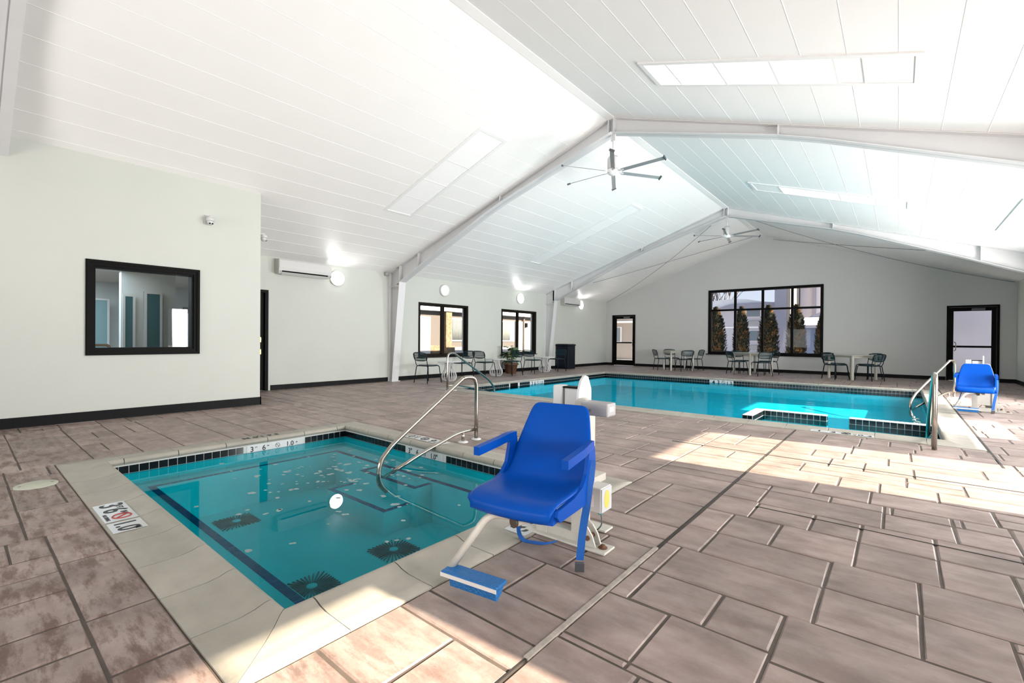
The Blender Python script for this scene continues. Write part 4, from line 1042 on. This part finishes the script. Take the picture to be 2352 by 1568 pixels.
# ------------------------------------------------------------------ ceiling fans
def fan(label, y, z, ztop, a0, R_=.93):
    t = thing('ceiling_fan', label, 'ceiling fan', (MID, y, z), 0, 'six-blade ceiling fans')
    B().tube([(0, 0, .2), (0, 0, ztop-z)], .014, 10).obj('downrod', M_STEEL, t)
    B().box((-.04, -.012, ztop-z-.12), (.04, .012, ztop-z+.10)).obj('hanger', M_STEEL, t)
    B().lathe([(.03, .27), (.075, .26), (.095, .22), (.095, .06), (.09, .04)], seg=24).obj('motor', M_WHITEP, t)
    B().lathe([(.005, -.055), (.06, -.05), (.092, -.025), (.098, .0), (.095, .035), (.05, .04)], seg=24).obj('hub', M_TRIMW, t)
    for k in range(6):
        M = Matrix.Rotation(radians(a0+60*k), 4, 'Z') @ Matrix.Rotation(radians(-24), 4, 'X')
        b = B(); prof = [(-.036, -.004), (-.018, .007), (.01, .008), (.036, -.002), (.01, -.001), (-.018, -.002)]
        rows = [[b.bm.verts.new(M @ Vector((x, p[0], p[1]))) for p in prof] for x in (.16, R_)]
        for i in range(6): b.bm.faces.new([rows[0][i], rows[0][(i+1) % 6], rows[1][(i+1) % 6], rows[1][i]])
        b.bm.faces.new(rows[0]); b.bm.faces.new(rows[1]); bl = b.obj('blade', M_ALU, t)
        B().box((.08, -.016, -.006), (.20, .016, .004), M).obj('blade_iron', M_WHITEP, bl)
        B().box((R_-.012, -.042, -.016), (R_+.008, .042, .016), M).obj('blade_tip', M_DGREY, bl)
fan('large six-blade ceiling fan hanging from the nearer steel frame', 7.20, 3.97, 4.62, -3.5)
fan('small distant six-blade ceiling fan under the farther steel frame', 14.05, 4.08, 4.62, 40)

# oval drain lid left of the hot tub
t = thing('drain_cover', 'round ivory drain lid in the deck left of the hot tub', 'drain cover', (-4.87, .385, 0))
B().lathe([(.118, -.01), (.118, .003), (.112, .006), (0, .006)], seg=36, caps=False).obj('lid', M_DRAIN, t)
b = B()
for s_ in (-1, 1): b.lathe([(.010, .0062), (0, .0068)], (0, s_*.085, 0), 10, caps=False)
b.obj('screw', M_DGREY, t)

# ------------------------------------------------------------------ lobby behind the interior window
LX0, LX1 = -15.0, VOLX-.15
struct('floor_lobby', 'lobby floor', 'floor', B().box((LX0, YF, -.1), (LX1, VOLY-.15, 0)).box((LX0, VOLY-.15, -.1), (WL-.25, VOLY+2.5, 0)).obj('floor_lobby', M_LOBF))
struct('ceiling_lobby', 'greyish lobby ceiling', 'ceiling', B().box((LX0, YF, 2.42), (VOLX-.16, VOLY-.15, 2.5)).obj('ceiling_lobby', M_LOBC))
struct('ceiling_corridor', 'lowered corridor ceiling in the lobby', 'ceiling', B().box((LX0, VOLY-.15, 2.42), (WL-.25, VOLY+2.5, 2.5)).obj('ceiling_corridor', M_LOBC))
struct('wall_corridor', 'end wall of the corridor', 'wall', B().box((LX0, VOLY+2.4, 0), (WL-.25, VOLY+2.5, 2.5)).obj('wall_corridor', M_LOBW))
struct('wall_lobby_back', 'pale back wall of the lobby', 'wall', B().box((LX0-.1, YF, 0), (LX0, VOLY+2.5, 2.5)).obj('wall_lobby_back', M_LOBW))
struct('wall_lobby_core', 'white core wall with teal doorways in the lobby', 'wall', B().box((-12.2, 2.14, 0), (-12.0, 2.50, 2.42)).box((-12.2, 2.50, 2.02), (-12.0, 2.80, 2.42)).box((-12.2, 2.80, 0), (-12.0, VOLY-.15, 2.42)).obj('wall_lobby_core', M_LOBW))
def lob_door(label, x, y0, y1, z1, m):
    t = thing('lobby_door', label, 'door', (x, (y0+y1)/2, 0), 0); h = (y1-y0)/2
    B().box((-.03, -h, 0), (.02, h, z1)).obj('door_leaf', m, t); B().box((.0, -h-.04, 0), (.03, -h, z1+.04)).box((.0, h, 0), (.03, h+.04, z1+.04)).box((0, -h, z1), (.03, h, z1+.04)).obj('door_frame', M_WHITEP, t)
lob_door('dark teal lobby door right of the white core wall', -11.95, 2.54, 2.76, 1.98, M_LOBD)
lob_door('dark teal lobby doorway at the white core wall, next to the glazed doorway', -11.95, 2.19, 2.31, 1.90, M_LOBD)
lob_door('narrow glazed lobby doorway at the left seen through the interior window', -14.6, 2.10, 2.34, 1.95, mat('lobby_glazed', (.20, .32, .34), .2))
t = thing('lobby_window', 'bright lobby window with a white blind', 'window', (-12.1, 3.42, 0))
B().box((-.02, -.20, .0), (0, .60, 1.62)).obj('blind', M_BLIND, t); B().box((-.01, -.22, 1.62), (.03, .62, 1.75)).obj('blind_headrail', M_GREY, t)
t = thing('lobby_lamp', 'warm lit ceiling lamp in the lobby', 'lamp', (-11.2, 2.36, 2.28))
B().lathe([(.0, .06), (.14, .07), (.17, .11), (.16, .138)], seg=24, caps=False).obj('shade', M_LOBLAMP, t); B().lathe([(.05, .135), (.05, .141)], seg=16).obj('lamp_base', M_WHITEP, t)
t = thing('lobby_chair', 'brown wooden chair back just above the sill of the interior window', 'chair', (-8.75, 1.33, 0))
B().tube(fillet([(0, -.09, 0), (0, -.10, .97), (0, .10, .97), (0, .09, 0)], .05), .018, 8).obj('chair_back', M_LOBWOOD, t); B().box((-.4, -.2, .42), (0.0, .2, .46)).obj('seat', M_LOBWOOD, t)
for sy_ in (-.17, .17): B().box((-.4, sy_-.015, 0), (-.37, sy_+.015, .42)).obj('leg', M_LOBWOOD, t)
area('lobby_light', (-12.5, .6, 2.40), (0, 0, -1), 3.0, 3.0, 62, (.80, .92, 1.0), 180)

# ------------------------------------------------------------------ outside
gb = B()
for q in subtract((-70, 60, -40, 90), (WL-.2, WR+.2, YF-.2, YB+.2)): gb.box((q[0], q[2], -.35), (q[1], q[3], -.13))
struct('ground', 'snowy ground outside', 'ground', gb.obj('ground', M_SNOW))
# courtyard wing seen through the left wall windows
XW = -15.2
t = thing('courtyard_wing', 'sunlit motel wing with stone columns outside the left wall windows', 'building', (0, 0, 0))
B().box((XW-.3, 5.6, -.2), (XW, 26, 3.2)).obj('facade', M_TAUPE, t)
B().box((XW-1, 5.6, 2.27), (XW+.38, 26, 2.50)).obj('eave', M_SNOW, t)
B().box((XW-.02, 12.8, -.2), (XW+.05, 13.4, .81)).obj('stone_skirt', M_STONE, t)
for y in (13.47, 20.4):
    c_ = B().box((XW+.02, y, -.2), (XW+.30, y+.34, 2.46)).obj('stone_column', M_STONE, t)
    B().box((XW+.01, y-.04, -.2), (XW+.36, y+.47, .79)).obj('column_base', M_STONE, c_)
for (y0, y1) in ((14.05, 15.5), (17.2, 18.3)):
    f_ = B().box((XW, y0-.07, .98), (XW+.05, y1+.07, 2.02)).obj('window_frame', M_WHITEP, t)
    B().box((XW+.05, y0, 1.05), (XW+.055, y1, 1.95)).obj('glass', M_EXTGL, f_)
    g = B(); n = 14
    for k in range(n): g.tube([(XW+.062, y0+.05+(y1-y0)*.7*k/n, 1.06), (XW+.062, y0+.05+(y1-y0)*.7*k/n, 1.94)], .035, 6)
    g.obj('curtain', M_CURT, f_); B().box((XW, y0+.1, .25), (XW+.09, y1-.3, .73)).obj('ac_grille', M_GREY, t)
B().box((XW, 11.0, -.2), (XW+.10, 12.78, 2.02)).obj('white_bay', mat('bay_white', (.50, .49, .47), .8), t)
B().box((XW, 18.45, -.2), (XW+.06, 20.2, 2.02)).obj('white_bay', MATS['bay_white'], t)
B().tube([(XW+.11, 19.08, -.1), (XW+.11, 19.08, 2.5)], .045, 8).obj('downspout', M_TAUPE, t)
B().box((XW+.06, 19.2, 1.72), (XW+.16, 19.34, 1.95)).obj('lantern', M_BLACK, t)
# annex beyond the left gable door
t = thing('motel_annex', 'sunlit cream motel annex seen through the left gable door', 'building', (0, 0, 0))
B().box((-22, 27.0, -.2), (-11.6, 27.4, 3.2)).obj('facade', M_CREAM, t); B().box((-22, 26.4, 2.17), (-12.4, 27.0, 2.27)).obj('eave', M_TRIMW, t)
B().box((-14.6, 26.95, .95), (-13.45, 27.0, 1.93)).obj('window_frame', M_WHITEP, t); B().box((-14.5, 26.94, 1.0), (-13.55, 26.95, 1.88)).obj('glass', M_EXTGL, t)
# buildings seen through the wide window
t = thing('lavender_motel', 'pale lavender motel block with a curved snowy roof outside the wide window', 'building', (0, 0, 0))
YBL = 31.0
B().box((-16.2, YBL, -.2), (-5.52, YBL+5, 3.02)).obj('facade', M_LAV, t)
b = B(); b.prism([(-17.0, 3.02), (-5.52, 3.02), (-5.52, 3.36), (-6.3, 3.46), (-7.1, 3.62), (-7.8, 3.68), (-8.6, 3.64), (-9.4, 3.52), (-17.0, 3.42)], 1, YBL-.4, YBL+5); b.obj('snow_roof', M_SNOW, t)
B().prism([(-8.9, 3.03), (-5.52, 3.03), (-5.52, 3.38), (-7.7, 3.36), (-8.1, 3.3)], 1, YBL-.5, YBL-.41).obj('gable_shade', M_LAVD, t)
for (xa, xb, za, zb) in ((-7.15, -6.42, 2.58, 3.0), (-7.1, -6.5, 1.12, 1.72)):
    f_ = B().box((xa-.06, YBL-.05, za-.06), (xb+.06, YBL, zb+.06)).obj('window_frame', M_WHITEP, t); B().box((xa, YBL-.06, za), (xb, YBL-.05, zb)).obj('glass', M_EXTGL, f_)
for z in (2.08, .60): B().box((-7.08, YBL-.08, z), (-6.45, YBL, z+.24)).obj('ac_grille', M_GREY, t)
B().box((-16.2, YBL-.04, 1.90), (-5.52, YBL, 1.98)).obj('band_course', M_TRIMW, t)
t = thing('slate_tower', 'dark slate stair tower outside the wide window', 'building', (0, 0, 0))
B().box((-5.48, 30.0, -.2), (-4.88, 36, 9)).obj('tower_wall', M_LAVD, t); B().box((-4.87, 30.02, -.2), (-4.70, 36, 9)).obj('corner_strip', M_CREAM, t)
t = thing('cream_block', 'tall cream block at one end of the wide window view', 'building', (0, 0, 0))
B().box((-4.65, 33, -.2), (6, 40, 11)).obj('facade', M_LAV, t); B().box((-4.0, 32.9, -.2), (-3.86, 33, 11)).obj('dark_pilaster', M_LAVD, t)
t = thing('garage', 'low slate blue garage with a snowy roof outside the wide window', 'building', (0, 0, 0))
B().box((-3.62, 26.0, -.2), (.4, 29, 1.74)).obj('garage_wall', mat('garage_blue', (.16, .20, .30), .8), t)
B().box((-3.7, 25.8, 1.75), (.5, 26.0, 1.86)).obj('fascia', M_LAV, t)
B().prism([(25.75, 1.87), (29, 1.87), (29, 2.35), (27.8, 2.32)], 0, -3.7, .5).obj('snow_roof', M_SNOW, t)
B().prism([(-3.58, 2.34), (-2.75, 2.75), (-2.72, 2.34)], 1, 28.0, 28.3).obj('gable', M_LAVD, t)
t = thing('pale_shed', 'plain pale lavender wall outside the glass door behind the lift', 'building', (0, 0, 0))
B().box((.95, 22.0, -.2), (7, 25, 4.2)).obj('shed_wall', mat('shed_paint', (.30, .30, .355), .8, var=.05, scale=1), t)
# columnar evergreens just outside the wide window
def thuja(x, y, H, R_, label, seed):
    t = thing('arborvitae', label, 'tree', (x, y, -.13), 0, 'columnar evergreens outside the wide window')
    B().tube([(0, 0, 0), (0, 0, H*.6)], .05, 7).obj('trunk', M_BARK, t)
    r_ = random.Random(seed); b = B()
    N, K_ = 20, 30; rows = []
    for i in range(N+1):
        u = i/N; rr = R_*(.86+.14*sin(pi*min(1, u*1.5)))*(1-max(0, (u-.55)/.45)**2.3) if u < 1 else 0.01
        rows.append([b.bm.verts.new((rr*.84*r_.uniform(.88, 1.1)*cos(2*pi*k/K_), rr*.84*r_.uniform(.88, 1.1)*sin(2*pi*k/K_), .06+(H-.1)*u)) for k in range(K_)])
    for p, q in zip(rows, rows[1:]):
        for k in range(K_): b.bm.faces.new([p[k], p[(k+1) % K_], q[(k+1) % K_], q[k]])
    for k in range(2600):          # flat sprays of scale leaves
        u = r_.random()**.85; a = r_.uniform(0, 2*pi); rr = R_*(.86+.14*sin(pi*min(1, u*1.5)))*(1-max(0, (u-.55)/.45)**2.3)*r_.uniform(.78, 1.06)+.01
        p = Vector((rr*cos(a), rr*sin(a), .05+H*u)); d = Vector((cos(a)*.6, sin(a)*.6, r_.uniform(.4, 1.3))).normalized(); s_ = Vector((-sin(a), cos(a), r_.uniform(-.6, .6))).normalized()
        L = r_.uniform(.06, .14); w_ = L*.32
        b.face([p-d*L*.2, p+s_*w_+d*L*.4, p+d*L, p-s_*w_+d*L*.4])
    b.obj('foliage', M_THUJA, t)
TL = ['leftmost columnar evergreen, cut by the window frame', 'columnar evergreen second from the left outside the wide window', 'columnar evergreen in the middle of the wide window', 'columnar evergreen fourth from the left, sunlit orange painted into its foliage', 'rightmost columnar evergreen, just a sliver inside the window']
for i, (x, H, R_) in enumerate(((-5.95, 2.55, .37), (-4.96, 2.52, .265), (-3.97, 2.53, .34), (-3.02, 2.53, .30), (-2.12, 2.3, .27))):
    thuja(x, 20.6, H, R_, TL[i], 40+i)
# bare tree behind the motel roof
t = thing('bare_tree', 'leafless tree above the motel roof', 'tree', (-11.6, 40, -.13)); b = B(); rb = random.Random(9)
def branch(p, d, L, r_, n):
    q = p+d*L; b.tube([p, q], r_, 5, rads=[r_, r_*.7])
    if n == 0: return
    for k in range(3): branch(q, (d+Vector((rb.uniform(-.6, .6), rb.uniform(-.3, .3), rb.uniform(-.05, .4)))).normalized(), L*.78, r_*.6, n-1)
b.tube([(0, 0, 0), (0, 0, 2.3)], .16, 8)
for k in range(5): branch(Vector((0, 0, 2.2)), Vector(((k-2)*.33, rb.uniform(-.2, .2), 1)).normalized(), 1.25, .07, 4)
b.obj('branches', M_BARK, t)
